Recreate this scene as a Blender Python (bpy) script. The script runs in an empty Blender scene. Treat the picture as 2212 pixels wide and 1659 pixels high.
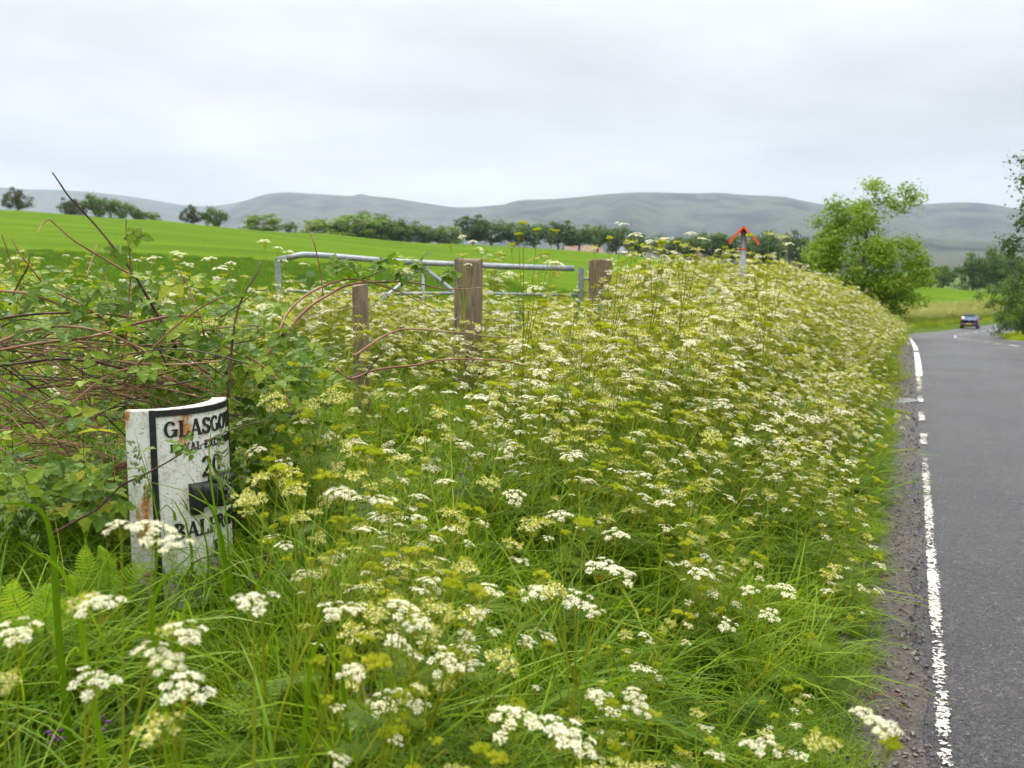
import bpy, math, random
import numpy as np
from mathutils import Vector, Matrix

random.seed(7)
RNG = np.random.default_rng(11)
S = bpy.context.scene
COL = S.collection
PI = math.pi

# ------------------------------------------------------------------ camera
FPX = 2174.0                       # focal length in pixels of a 2212 px wide frame
CX, CY = 1106.0, 829.5
PITCH = math.atan((829.5 - 555.0) / FPX)
CAMZ = 1.72
cam_d = bpy.data.cameras.new('camera')
cam = bpy.data.objects.new('camera', cam_d)
COL.objects.link(cam)
cam.location = (0, 0, CAMZ)
cam.rotation_euler = (PI / 2 - PITCH, 0, 0)
cam_d.sensor_width = 17.3
cam_d.lens = 17.3 * FPX / 2212.0
cam_d.clip_start = 0.05
cam_d.clip_end = 30000
cam_d.dof.use_dof = True
cam_d.dof.focus_distance = 4.5
cam_d.dof.aperture_fstop = 2.0
S.camera = cam

# ------------------------------------------------------------------ sky and sun (bright overcast)
SUN_EL, SUN_AZ = math.radians(52), math.radians(-28)      # azimuth from +Y towards +X
world = bpy.data.worlds.new('World')
S.world = world
world.use_nodes = True
world.cycles.sampling_method = 'MANUAL'
world.cycles.sample_map_resolution = 256
wn, wl = world.node_tree.nodes, world.node_tree.links
wn.clear()


def wnode(t, **kw):
    n = wn.new(t)
    for k, v in kw.items():
        if k == 'op':
            n.operation = v
        else:
            n.inputs[k].default_value = v
    return n


w_out = wnode('ShaderNodeOutputWorld')
w_bg = wnode('ShaderNodeBackground', Strength=0.1)
w_sky = wn.new('ShaderNodeTexSky')
w_sky.sky_type = 'NISHITA'
w_sky.sun_disc = False
w_sky.sun_elevation = SUN_EL
w_sky.sun_rotation = SUN_AZ
w_sky.air_density = 1.0
w_sky.dust_density = 2.0
w_tc = wnode('ShaderNodeTexCoord')
w_sep = wnode('ShaderNodeSeparateXYZ')
wl.new(w_tc.outputs['Generated'], w_sep.inputs[0])
w_z = wnode('ShaderNodeMath', op='MAXIMUM')
w_z.inputs[1].default_value = 0.0
wl.new(w_sep.outputs['Z'], w_z.inputs[0])
# overcast luminance: brighter towards the zenith (as an overcast sky is)
w_p = wnode('ShaderNodeMath', op='POWER')
w_p.inputs[1].default_value = 2.3
wl.new(w_z.outputs[0], w_p.inputs[0])
w_lum = wnode('ShaderNodeMath', op='MULTIPLY_ADD')
w_lum.inputs[1].default_value = 16.0
w_lum.inputs[2].default_value = 4.4
wl.new(w_p.outputs[0], w_lum.inputs[0])
# cloud layer: direction projected on a flat deck
w_zd = wnode('ShaderNodeMath', op='ADD')
w_zd.inputs[1].default_value = 0.13
wl.new(w_z.outputs[0], w_zd.inputs[0])
w_div = wn.new('ShaderNodeVectorMath')
w_div.operation = 'DIVIDE'
w_comb = wnode('ShaderNodeCombineXYZ')
for i in range(3):
    wl.new(w_zd.outputs[0], w_comb.inputs[i])
wl.new(w_tc.outputs['Generated'], w_div.inputs[0])
wl.new(w_comb.outputs[0], w_div.inputs[1])
w_off = wn.new('ShaderNodeVectorMath')
w_off.operation = 'ADD'
w_off.inputs[1].default_value = (3.1, 0.4, 0.0)
wl.new(w_div.outputs[0], w_off.inputs[0])
w_n1 = wnode('ShaderNodeTexNoise', Scale=0.55, Detail=2.0, Roughness=0.5)
w_n2 = wnode('ShaderNodeTexNoise', Scale=2.1, Detail=3.0, Roughness=0.55, Distortion=0.5)
wl.new(w_off.outputs[0], w_n1.inputs['Vector'])
wl.new(w_off.outputs[0], w_n2.inputs['Vector'])
w_r1 = wnode('ShaderNodeMapRange')
for k, v in zip(('From Min', 'From Max', 'To Min', 'To Max'), (0.30, 0.70, 0.80, 1.24)):
    w_r1.inputs[k].default_value = v
w_r2 = wnode('ShaderNodeMapRange')
for k, v in zip(('From Min', 'From Max', 'To Min', 'To Max'), (0.30, 0.72, 0.94, 1.09)):
    w_r2.inputs[k].default_value = v
wl.new(w_n1.outputs['Fac'], w_r1.inputs['Value'])
wl.new(w_n2.outputs['Fac'], w_r2.inputs['Value'])
w_m1 = wnode('ShaderNodeMath', op='MULTIPLY')
wl.new(w_r1.outputs[0], w_m1.inputs[0])
wl.new(w_r2.outputs[0], w_m1.inputs[1])
w_m2 = wnode('ShaderNodeMath', op='MULTIPLY')
wl.new(w_m1.outputs[0], w_m2.inputs[0])
wl.new(w_lum.outputs[0], w_m2.inputs[1])
w_tint = wn.new('ShaderNodeVectorMath')
w_tint.operation = 'SCALE'
w_tint.inputs[0].default_value = (1.0, 1.0, 1.012)
wl.new(w_m2.outputs[0], w_tint.inputs['Scale'])
w_mix = wn.new('ShaderNodeMix')
w_mix.data_type = 'RGBA'
w_mix.inputs['Factor'].default_value = 0.97
wl.new(w_sky.outputs[0], w_mix.inputs['A'])
wl.new(w_tint.outputs[0], w_mix.inputs['B'])
wl.new(w_mix.outputs['Result'], w_bg.inputs['Color'])
wl.new(w_bg.outputs[0], w_out.inputs['Surface'])

sun_d = bpy.data.lights.new('sun', 'SUN')
sun_d.energy = 1.5
sun_d.angle = math.radians(11)
sun_d.color = (1.0, 0.93, 0.80)
sun = bpy.data.objects.new('sun', sun_d)
COL.objects.link(sun)
sdir = Vector((math.sin(SUN_AZ) * math.cos(SUN_EL), math.cos(SUN_AZ) * math.cos(SUN_EL), math.sin(SUN_EL)))
sun.rotation_euler = sdir.to_track_quat('Z', 'Y').to_euler()
sun.location = (0, 0, 60)

vs = S.view_settings
vs.view_transform = 'Standard'
vs.look = 'None'
vs.exposure = 0.86
vs.gamma = 1.0
vs.use_curve_mapping = False
S.cycles.use_denoising = True
S.cycles.max_bounces = 6
S.cycles.diffuse_bounces = 4
S.cycles.glossy_bounces = 2
S.cycles.transmission_bounces = 4
S.cycles.transparent_max_bounces = 10
S.cycles.volume_bounces = 0
S.cycles.use_adaptive_sampling = True
S.cycles.adaptive_threshold = 0.03
S.cycles.sample_clamp_indirect = 6.0
S.render.use_persistent_data = False


# ------------------------------------------------------------------ helpers
def at(px, py, Y):
    """point at depth Y seen at pixel (px, py) of a 2212 x 1659 frame"""
    a = (px - CX) / FPX
    b = (CY - py) / FPX
    d = (a, math.cos(PITCH) + b * math.sin(PITCH), -math.sin(PITCH) + b * math.cos(PITCH))
    k = Y / d[1]
    return Vector((d[0] * k, Y, CAMZ + d[2] * k))


def proj(x, y, z):
    d = y * math.cos(PITCH) - (z - CAMZ) * math.sin(PITCH)
    u = y * math.sin(PITCH) + (z - CAMZ) * math.cos(PITCH)
    d = np.where(np.abs(d) < 1e-3, 1e-3, d)
    return CX + FPX * x / d, CY - FPX * u / d, d


def sstep(a, b, x):
    t = np.clip((np.asarray(x, float) - a) / (b - a), 0, 1)
    return t * t * (3 - 2 * t)


class MB:
    def __init__(self):
        self.v, self.f, self.m, self.t, self.n = [], [], [], [], 0
        self.tone = 0.5

    def add(self, vs_, fs_, mi=0):
        o = self.n
        self.v.extend([tuple(p) for p in vs_])
        self.n += len(vs_)
        self.t.extend([self.tone] * len(vs_))
        for f in fs_:
            self.f.append(tuple(i + o for i in f))
            self.m.append(mi)
        return self

    def merge(self, other, M=None, mi=0, dt=0.0):
        if M is None:
            vs_ = other.v
        else:
            A = np.array(M)
            vs_ = (np.asarray(other.v) @ A[:3, :3].T + A[:3, 3]).tolist()
        o = self.n
        self.v.extend(vs_)
        self.n += len(vs_)
        self.t.extend([q + dt for q in other.t] if dt else other.t)
        self.f.extend([tuple([i + o for i in f]) for f in other.f])
        self.m.extend([m + mi for m in other.m] if mi else other.m)
        return self

    def tube(self, pts, rad, n=5, mi=0, cap=True):
        pts = [Vector(p) for p in pts]
        k = len(pts)
        if not hasattr(rad, '__len__'):
            rad = [rad] * k
        up = Vector((0.31, 0.17, 0.93))
        rings = []
        prev = None
        for i, p in enumerate(pts):
            d = (pts[min(i + 1, k - 1)] - pts[max(i - 1, 0)])
            if d.length < 1e-9:
                d = Vector((0, 0, 1))
            d.normalize()
            if prev is None:
                a = d.cross(up)
                if a.length < 1e-3:
                    a = d.cross(Vector((1, 0, 0)))
            else:
                a = prev - d * prev.dot(d)
            a.normalize()
            prev = a
            b = d.cross(a)
            rings.append([p + (a * math.cos(2 * PI * j / n) + b * math.sin(2 * PI * j / n)) * rad[i] for j in range(n)])
        vs_ = [q for r in rings for q in r]
        fs_ = []
        for i in range(k - 1):
            for j in range(n):
                j2 = (j + 1) % n
                fs_.append((i * n + j, i * n + j2, (i + 1) * n + j2, (i + 1) * n + j))
        if cap:
            fs_.append(tuple(range(n - 1, -1, -1)))
            fs_.append(tuple((k - 1) * n + j for j in range(n)))
        return self.add(vs_, fs_, mi)

    def box(self, x0, x1, y0, y1, z0, z1, mi=0, M=None):
        vs_ = [(x, y, z) for z in (z0, z1) for y in (y0, y1) for x in (x0, x1)]
        if M is not None:
            vs_ = [tuple(M @ Vector(p)) for p in vs_]
        return self.add(vs_, [(0, 2, 3, 1), (4, 5, 7, 6), (0, 1, 5, 4), (1, 3, 7, 5), (3, 2, 6, 7), (2, 0, 4, 6)], mi)

    def mesh(self, name, mats, smooth=False):
        me = bpy.data.meshes.new(name)
        me.from_pydata(self.v, [], self.f)
        if not isinstance(mats, (list, tuple)):
            mats = [mats]
        for m in mats:
            me.materials.append(m)
        if len(mats) > 1:
            me.polygons.foreach_set('material_index', self.m)
        if smooth:
            me.polygons.foreach_set('use_smooth', [True] * len(self.f))
        if len(self.t) == len(self.v) and len(set(self.t)) > 1:
            a = me.attributes.new('tone', 'FLOAT', 'POINT')
            a.data.foreach_set('value', np.clip(np.array(self.t, np.float32), 0.0, 1.0))
        me.update()
        return me


def obj(name, me, parent=None, loc=None, rot=None, scale=None):
    o = bpy.data.objects.new(name, me)
    COL.objects.link(o)
    if parent is not None:
        o.parent = parent
    if loc is not None:
        o.location = loc
    if rot is not None:
        o.rotation_euler = rot
    if scale is not None:
        o.scale = scale if hasattr(scale, '__len__') else (scale,) * 3
    return o


def tag(o, label=None, cat=None, group=None, kind=None):
    if label:
        o['label'] = label
    if cat:
        o['category'] = cat
    if group:
        o['group'] = group
    if kind:
        o['kind'] = kind
    return o


def thing(name, label, cat, loc=(0, 0, 0), rot=(0, 0, 0), group=None):
    o = obj(name, None, loc=loc, rot=rot)
    o.empty_display_size = 0.1
    return tag(o, label, cat, group)


def bez(p0, p1, p2, n=8):
    p0, p1, p2 = Vector(p0), Vector(p1), Vector(p2)
    return [p0 * (1 - t) ** 2 + p1 * 2 * t * (1 - t) + p2 * t * t for t in [i / n for i in range(n + 1)]]


def smooth_line(pts, k=3):
    """Catmull-Rom through the points"""
    P = [Vector(p) for p in pts]
    P = [P[0] * 2 - P[1]] + P + [P[-1] * 2 - P[-2]]
    out = []
    for i in range(1, len(P) - 2):
        for j in range(k):
            t = j / k
            a, b, c, d = P[i - 1], P[i], P[i + 1], P[i + 2]
            out.append(0.5 * ((2 * b) + (c - a) * t + (2 * a - 5 * b + 4 * c - d) * t * t + (3 * b - a - 3 * c + d) * t ** 3))
    out.append(P[-2])
    return out


# ------------------------------------------------------------------ materials
def new_mat(name):
    m = bpy.data.materials.new(name)
    m.use_nodes = True
    nt = m.node_tree
    nt.nodes.clear()
    return m, nt.nodes, nt.links


def ramp(nodes, links, src, stops):
    r = nodes.new('ShaderNodeValToRGB')
    cr = r.color_ramp
    while len(cr.elements) > 1:
        cr.elements.remove(cr.elements[-1])
    cr.elements[0].position = stops[0][0]
    cr.elements[0].color = (*stops[0][1], 1)
    for p, c in stops[1:]:
        e = cr.elements.new(p)
        e.color = (*c, 1)
    links.new(src, r.inputs[0])
    return r.outputs[0]


def noise(nodes, links, scale, detail=3.0, rough=0.5, coord='Object', vec_scale=None, dist=0.0):
    tc = nodes.new('ShaderNodeTexCoord')
    n = nodes.new('ShaderNodeTexNoise')
    n.inputs['Scale'].default_value = scale
    n.inputs['Detail'].default_value = detail
    n.inputs['Roughness'].default_value = rough
    n.inputs['Distortion'].default_value = dist
    if vec_scale:
        mp = nodes.new('ShaderNodeMapping')
        mp.inputs['Scale'].default_value = vec_scale
        links.new(tc.outputs[coord], mp.inputs[0])
        links.new(mp.outputs[0], n.inputs['Vector'])
    else:
        links.new(tc.outputs[coord], n.inputs['Vector'])
    return n.outputs['Fac']


def surf(name, stops, scale=8.0, detail=4.0, rough=0.7, bump=0.0, bump_scale=None, spec=0.4, metal=0.0, coord='Object', vec_scale=None, rough2=None):
    """noise-coloured principled surface"""
    m, N, L = new_mat(name)
    out = N.new('ShaderNodeOutputMaterial')
    b = N.new('ShaderNodeBsdfPrincipled')
    f = noise(N, L, scale, detail, 0.55, coord, vec_scale)
    L.new(ramp(N, L, f, stops), b.inputs['Base Color'])
    b.inputs['Roughness'].default_value = rough
    if rough2 is not None:
        mr = N.new('ShaderNodeMapRange')
        mr.inputs['From Min'].default_value = 0.35
        mr.inputs['From Max'].default_value = 0.65
        mr.inputs['To Min'].default_value = rough
        mr.inputs['To Max'].default_value = rough2
        L.new(noise(N, L, scale * 0.4, 3.0, 0.5, coord), mr.inputs['Value'])
        L.new(mr.outputs[0], b.inputs['Roughness'])
    b.inputs['Specular IOR Level'].default_value = spec
    b.inputs['Metallic'].default_value = metal
    if bump:
        bp = N.new('ShaderNodeBump')
        bp.inputs['Strength'].default_value = 1.0
        bp.inputs['Distance'].default_value = bump
        L.new(noise(N, L, bump_scale or scale * 3, 4.0, 0.6, coord), bp.inputs['Height'])
        L.new(bp.outputs[0], b.inputs['Normal'])
    L.new(b.outputs[0], out.inputs[0])
    return m


def foliage(name, stops, trans=0.35, rough=0.45, spec=0.35, rnd=0.35, tcol=(1.25, 1.2, 0.6)):
    """leaf: glossy front with light coming through; tone is stored leaf by leaf, plus a shift from plant to plant"""
    m, N, L = new_mat(name)
    out = N.new('ShaderNodeOutputMaterial')
    b = N.new('ShaderNodeBsdfPrincipled')
    t = N.new('ShaderNodeBsdfTranslucent')
    mx = N.new('ShaderNodeMixShader')
    oi = N.new('ShaderNodeObjectInfo')
    a = N.new('ShaderNodeAttribute')
    a.attribute_name = 'tone'
    mm = N.new('ShaderNodeMix')
    mm.data_type = 'FLOAT'
    mm.inputs['Factor'].default_value = rnd
    L.new(a.outputs['Fac'], mm.inputs['A'])
    L.new(oi.outputs['Random'], mm.inputs['B'])
    c = ramp(N, L, mm.outputs['Result'], stops)
    L.new(c, b.inputs['Base Color'])
    mul = N.new('ShaderNodeMix')
    mul.data_type = 'RGBA'
    mul.blend_type = 'MULTIPLY'
    mul.inputs['Factor'].default_value = 1.0
    mul.inputs['B'].default_value = (*tcol, 1)
    L.new(c, mul.inputs['A'])
    L.new(mul.outputs['Result'], t.inputs['Color'])
    b.inputs['Roughness'].default_value = rough
    b.inputs['Specular IOR Level'].default_value = spec
    mx.inputs[0].default_value = trans
    L.new(b.outputs[0], mx.inputs[1])
    L.new(t.outputs[0], mx.inputs[2])
    L.new(mx.outputs[0], out.inputs[0])
    return m


def plain(name, col, rough=0.5, spec=0.5, metal=0.0, emit=None):
    m, N, L = new_mat(name)
    out = N.new('ShaderNodeOutputMaterial')
    b = N.new('ShaderNodeBsdfPrincipled')
    f = noise(N, L, 14.0, 3.0)
    c2 = tuple(min(1, x * 1.12 + 0.004) for x in col)
    c1 = tuple(x * 0.86 for x in col)
    L.new(ramp(N, L, f, [(0.3, c1), (0.7, c2)]), b.inputs['Base Color'])
    b.inputs['Roughness'].default_value = rough
    b.inputs['Specular IOR Level'].default_value = spec
    b.inputs['Metallic'].default_value = metal
    L.new(b.outputs[0], out.inputs[0])
    return m


M = {}
M['grass'] = foliage('grass_blade', [(0.0, (0.042, 0.10, 0.003)), (0.4, (0.128, 0.238, 0.005)), (0.75, (0.24, 0.345, 0.008)), (0.93, (0.36, 0.38, 0.03)), (1.0, (0.46, 0.36, 0.12))], 0.45, 0.45, 0.2)
M['grass_far'] = foliage('grass_blade_far', [(0.0, (0.13, 0.20, 0.004)), (0.5, (0.235, 0.31, 0.008)), (1.0, (0.36, 0.36, 0.035))], 0.48, 0.5, 0.15)
M['crop'] = foliage('crop_blade', [(0.0, (0.060, 0.135, 0.004)), (0.5, (0.090, 0.180, 0.005)), (1.0, (0.135, 0.23, 0.009))], 0.38, 0.5, 0.15)
M['stem'] = foliage('parsley_stem', [(0.0, (0.21, 0.27, 0.012)), (0.6, (0.34, 0.375, 0.022)), (1.0, (0.44, 0.33, 0.07))], 0.25, 0.5, 0.2)
M['petal'] = foliage('parsley_petal', [(0.0, (0.76, 0.70, 0.40)), (0.5, (0.82, 0.78, 0.54)), (1.0, (0.84, 0.82, 0.66))], 0.28, 0.6, 0.2, tcol=(1.0, 1.0, 0.85))
M['cream'] = foliage('parsley_cream', [(0.0, (0.62, 0.55, 0.14)), (0.5, (0.75, 0.69, 0.27)), (1.0, (0.80, 0.76, 0.38))], 0.28, 0.6, 0.2, tcol=(1.0, 1.0, 0.8))
M['seed'] = foliage('parsley_seed', [(0.0, (0.28, 0.36, 0.018)), (0.5, (0.42, 0.48, 0.035)), (0.9, (0.56, 0.57, 0.08)), (1.0, (0.60, 0.52, 0.12))], 0.42, 0.5, 0.2)
M['pleaf'] = foliage('parsley_leaf', [(0.0, (0.042, 0.095, 0.007)), (0.5, (0.115, 0.20, 0.010)), (1.0, (0.27, 0.34, 0.018))], 0.48, 0.5, 0.18)
M['bramble'] = foliage('bramble_leaf', [(0.0, (0.055, 0.12, 0.010)), (0.4, (0.125, 0.22, 0.013)), (0.75, (0.23, 0.33, 0.02)), (1.0, (0.40, 0.40, 0.04))], 0.46, 0.45, 0.25, rnd=0.55)
M['cane'] = surf('bramble_cane', [(0.25, (0.09, 0.025, 0.018)), (0.5, (0.22, 0.075, 0.045)), (0.75, (0.34, 0.18, 0.10))], 7.0, 4.0, 0.5, 0.001, 60)
M['cane_dark'] = surf('bramble_cane_dark', [(0.3, (0.03, 0.012, 0.014)), (0.7, (0.10, 0.035, 0.03))], 9.0, 4.0, 0.5, 0.001, 60)
M['cane_dead'] = surf('dead_cane', [(0.25, (0.14, 0.065, 0.038)), (0.5, (0.29, 0.15, 0.088)), (0.75, (0.44, 0.31, 0.20))], 5.0, 4.0, 0.75)
M['fern'] = foliage('fern_frond', [(0.0, (0.14, 0.27, 0.025)), (0.5, (0.23, 0.38, 0.035)), (1.0, (0.36, 0.42, 0.05))], 0.4, 0.5, 0.3, rnd=0.5)
M['panicle'] = foliage('grass_panicle', [(0.0, (0.15, 0.23, 0.07)), (0.6, (0.28, 0.33, 0.13)), (1.0, (0.42, 0.32, 0.20))], 0.25, 0.6, 0.2)
M['vetch'] = foliage('vetch_flower', [(0.0, (0.12, 0.03, 0.17)), (1.0, (0.30, 0.06, 0.24))], 0.25, 0.5, 0.2, tcol=(1, 1, 1))
M['wood'] = surf('weathered_post_wood', [(0.25, (0.085, 0.062, 0.04)), (0.5, (0.17, 0.125, 0.08)), (0.75, (0.27, 0.22, 0.15))], 6.0, 6.0, 0.85, 0.004, 30, vec_scale=(6, 6, 0.8))
M['galv'] = surf('galvanised_steel', [(0.3, (0.20, 0.22, 0.25)), (0.7, (0.36, 0.38, 0.41))], 14.0, 4.0, 0.45, 0.0, None, 0.5, 0.35)
M['wire'] = plain('fence_wire', (0.25, 0.24, 0.23), 0.5, 0.5, 0.5)
M['orange'] = plain('orange_paint', (0.85, 0.10, 0.02), 0.3, 0.5)
M['bark'] = surf('bark', [(0.3, (0.06, 0.05, 0.035)), (0.7, (0.17, 0.14, 0.10))], 5.0, 5.0, 0.9, 0.01, 14)
M['rock'] = surf('mossy_rock', [(0.36, (0.25, 0.235, 0.20)), (0.48, (0.30, 0.27, 0.21)), (0.55, (0.36, 0.20, 0.035)), (0.72, (0.24, 0.17, 0.03))], 9.0, 6.0, 0.9, 0.012, 22)
M['mud'] = surf('muddy_gravel', [(0.28, (0.018, 0.013, 0.011)), (0.48, (0.048, 0.037, 0.030)), (0.62, (0.075, 0.058, 0.047)), (0.8, (0.17, 0.145, 0.12))], 38.0, 7.0, 0.62, 0.012, 70, spec=0.4, rough2=0.35)
M['pebble'] = surf('gravel_chip', [(0.3, (0.05, 0.043, 0.04)), (0.55, (0.13, 0.115, 0.10)), (0.85, (0.42, 0.40, 0.37))], 3.0, 2.0, 0.6, coord='Generated')
M['water'] = plain('puddle_water', (0.10, 0.10, 0.095), 0.06, 0.5)


def asphalt():
    m, N, L = new_mat('wet_asphalt')
    out = N.new('ShaderNodeOutputMaterial')
    b = N.new('ShaderNodeBsdfPrincipled')
    tc = N.new('ShaderNodeTexCoord')
    vo = N.new('ShaderNodeTexVoronoi')
    vo.inputs['Scale'].default_value = 80.0
    L.new(tc.outputs['Object'], vo.inputs['Vector'])
    chip = ramp(N, L, vo.outputs['Color'], [(0.0, (0.010, 0.010, 0.012)), (0.45, (0.021, 0.020, 0.023)), (0.8, (0.046, 0.042, 0.045)), (1.0, (0.15, 0.135, 0.13))])
    ac = N.new('ShaderNodeAttribute')
    ac.attribute_name = 'edge'
    trk = ramp(N, L, ac.outputs['Fac'], [(0.0, (0.85, 0.82, 0.80)), (0.10, (0.95, 0.94, 0.94)), (0.19, (1.22, 1.2, 1.2)), (0.30, (0.92, 0.92, 0.93)), (0.41, (1.2, 1.18, 1.18)), (0.5, (0.86, 0.85, 0.85)), (0.62, (1.18, 1.17, 1.17)), (0.72, (0.93, 0.93, 0.94)), (0.83, (1.2, 1.18, 1.18)), (1.0, (0.85, 0.83, 0.82))])
    big0 = ramp(N, L, noise(N, L, 0.8, 5.0, 0.6), [(0.3, (0.72, 0.72, 0.74)), (0.7, (1.3, 1.28, 1.26))])
    bm = N.new('ShaderNodeMix')
    bm.data_type = 'RGBA'
    bm.blend_type = 'MULTIPLY'
    bm.inputs['Factor'].default_value = 1.0
    L.new(big0, bm.inputs['A'])
    L.new(trk, bm.inputs['B'])
    big = bm.outputs['Result']
    mu = N.new('ShaderNodeMix')
    mu.data_type = 'RGBA'
    mu.blend_type = 'MULTIPLY'
    mu.inputs['Factor'].default_value = 1.0
    L.new(chip, mu.inputs['A'])
    L.new(big, mu.inputs['B'])
    L.new(mu.outputs['Result'], b.inputs['Base Color'])
    mr = N.new('ShaderNodeMapRange')
    for k, v in zip(('From Min', 'From Max', 'To Min', 'To Max'), (0.35, 0.68, 0.50, 0.26)):
        mr.inputs[k].default_value = v
    L.new(noise(N, L, 0.45, 4.0, 0.6), mr.inputs['Value'])
    L.new(mr.outputs[0], b.inputs['Roughness'])
    b.inputs['Specular IOR Level'].default_value = 0.5
    bp = N.new('ShaderNodeBump')
    bp.inputs['Strength'].default_value = 0.9
    bp.inputs['Distance'].default_value = 0.012
    L.new(vo.outputs['Distance'], bp.inputs['Height'])
    bp2 = N.new('ShaderNodeBump')
    bp2.inputs['Strength'].default_value = 0.8
    bp2.inputs['Distance'].default_value = 0.016
    L.new(noise(N, L, 30.0, 4.0, 0.6), bp2.inputs['Height'])
    L.new(bp.outputs[0], bp2.inputs['Normal'])
    L.new(bp2.outputs[0], b.inputs['Normal'])
    L.new(b.outputs[0], out.inputs[0])
    return m


def road_paint():
    """old white thermoplastic, worn through where the stones stand proud"""
    m, N, L = new_mat('worn_road_paint')
    out = N.new('ShaderNodeOutputMaterial')
    b = N.new('ShaderNodeBsdfPrincipled')
    tr = N.new('ShaderNodeBsdfTransparent')
    mx = N.new('ShaderNodeMixShader')
    f1 = noise(N, L, 55.0, 3.0, 0.6)
    f2 = noise(N, L, 2.6, 5.0, 0.65)
    at_ = N.new('ShaderNodeAttribute')
    at_.attribute_name = 'edge'
    ad = N.new('ShaderNodeMath')
    ad.operation = 'MULTIPLY_ADD'
    ad.inputs[1].default_value = 0.7
    L.new(f2, ad.inputs[0])
    L.new(f1, ad.inputs[2])
    ad2 = N.new('ShaderNodeMath')
    ad2.operation = 'ADD'
    L.new(ad.outputs[0], ad2.inputs[0])
    L.new(at_.outputs['Fac'], ad2.inputs[1])
    mr = N.new('ShaderNodeMapRange')
    mr.inputs['From Min'].default_value = 0.84
    mr.inputs['From Max'].default_value = 0.89
    L.new(ad2.outputs[0], mr.inputs['Value'])
    L.new(mr.outputs[0], mx.inputs[0])
    L.new(ramp(N, L, f1, [(0.3, (0.32, 0.30, 0.26)), (0.6, (0.54, 0.51, 0.45))]), b.inputs['Base Color'])
    b.inputs['Roughness'].default_value = 0.55
    L.new(tr.outputs[0], mx.inputs[1])
    L.new(b.outputs[0], mx.inputs[2])
    L.new(mx.outputs[0], out.inputs[0])
    return m


def rusty(name, base, dirty):
    """painted cast iron: paint, grime and rust bleeding down from chips"""
    m, N, L = new_mat(name)
    out = N.new('ShaderNodeOutputMaterial')
    b = N.new('ShaderNodeBsdfPrincipled')
    paint = ramp(N, L, noise(N, L, 22.0, 6.0, 0.7), [(0.3, dirty), (0.5, base), (1.0, base)])
    grime = ramp(N, L, noise(N, L, 90.0, 4.0, 0.7), [(0.32, (0.25, 0.23, 0.19)), (0.44, (1, 1, 1))])
    mu = N.new('ShaderNodeMix')
    mu.data_type = 'RGBA'
    mu.blend_type = 'MULTIPLY'
    mu.inputs['Factor'].default_value = 1.0
    L.new(paint, mu.inputs['A'])
    L.new(grime, mu.inputs['B'])
    r1 = noise(N, L, 11.0, 7.0, 0.68, 'Object', (1, 1, 0.42))
    mr = N.new('ShaderNodeMapRange')
    mr.inputs['From Min'].default_value = 0.54
    mr.inputs['From Max'].default_value = 0.64
    L.new(r1, mr.inputs['Value'])
    rust = ramp(N, L, noise(N, L, 60.0, 4.0, 0.7), [(0.3, (0.16, 0.045, 0.012)), (0.5, (0.46, 0.19, 0.045)), (0.7, (0.62, 0.36, 0.13))])
    mi = N.new('ShaderNodeMix')
    mi.data_type = 'RGBA'
    L.new(mr.outputs[0], mi.inputs['Factor'])
    L.new(mu.outputs['Result'], mi.inputs['A'])
    L.new(rust, mi.inputs['B'])
    L.new(mi.outputs['Result'], b.inputs['Base Color'])
    b.inputs['Roughness'].default_value = 0.55
    bp = N.new('ShaderNodeBump')
    bp.inputs['Strength'].default_value = 1.0
    bp.inputs['Distance'].default_value = 0.0016
    L.new(noise(N, L, 80.0, 5.0, 0.65), bp.inputs['Height'])
    L.new(bp.outputs[0], b.inputs['Normal'])
    L.new(b.outputs[0], out.inputs[0])
    return m


M['asphalt'] = asphalt()
M['paint'] = road_paint()
M['iron_white'] = rusty('white_painted_iron', (0.74, 0.73, 0.68), (0.50, 0.48, 0.42))
M['iron_black'] = surf('black_painted_iron', [(0.25, (0.010, 0.010, 0.011)), (0.66, (0.022, 0.021, 0.021)), (0.78, (0.14, 0.055, 0.02))], 26.0, 6.0, 0.42, 0.0015, 120)

# ------------------------------------------------------------------ the road's course and the lie of the land
BEAR = math.radians(21.45)
S0 = 0.0


def build_path():
    T, PX, PY, H = [], [], [], []
    x, y = math.cos(BEAR) * S0, -math.sin(BEAR) * S0
    step = 0.5
    t, h = 0.0, BEAR
    x -= math.sin(h) * 40
    y -= math.cos(h) * 40
    t = -40.0
    while t < 260:
        T.append(t)
        PX.append(x)
        PY.append(y)
        H.append(h)
        h = BEAR + math.radians(9.6) * float(sstep(72, 98, t)) + math.radians(6) * float(sstep(110, 200, t))
        x += math.sin(h) * step
        y += math.cos(h) * step
        t += step
    return np.array(T), np.array(PX), np.array(PY), np.array(H)


PT, PXX, PYY, PH = build_path()
ZT = np.array([-60, 0, 12, 18, 25, 37.5, 56, 75, 102, 137, 175, 260.0])
ZV = np.array([0.0, 0.0, 0.0, -0.05, -0.36, -1.22, -2.52, -3.80, -5.15, -6.65, -8.0, -10.0])
_tt = np.linspace(-60, 260, 641)
_zz = np.interp(_tt, ZT, ZV)
_k = np.hanning(13)
_zs = np.convolve(np.pad(_zz, 6, mode='edge'), _k / _k.sum(), 'valid')


def zroad(t):
    return np.interp(t, _tt, _zs)


def on_path(t, s):
    """world x, y of path station t and offset s (right of the edge line positive)"""
    x = np.interp(t, PT, PXX)
    y = np.interp(t, PT, PYY)
    h = np.interp(t, PT, PH)
    return x + np.cos(h) * s, y - np.sin(h) * s


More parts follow.
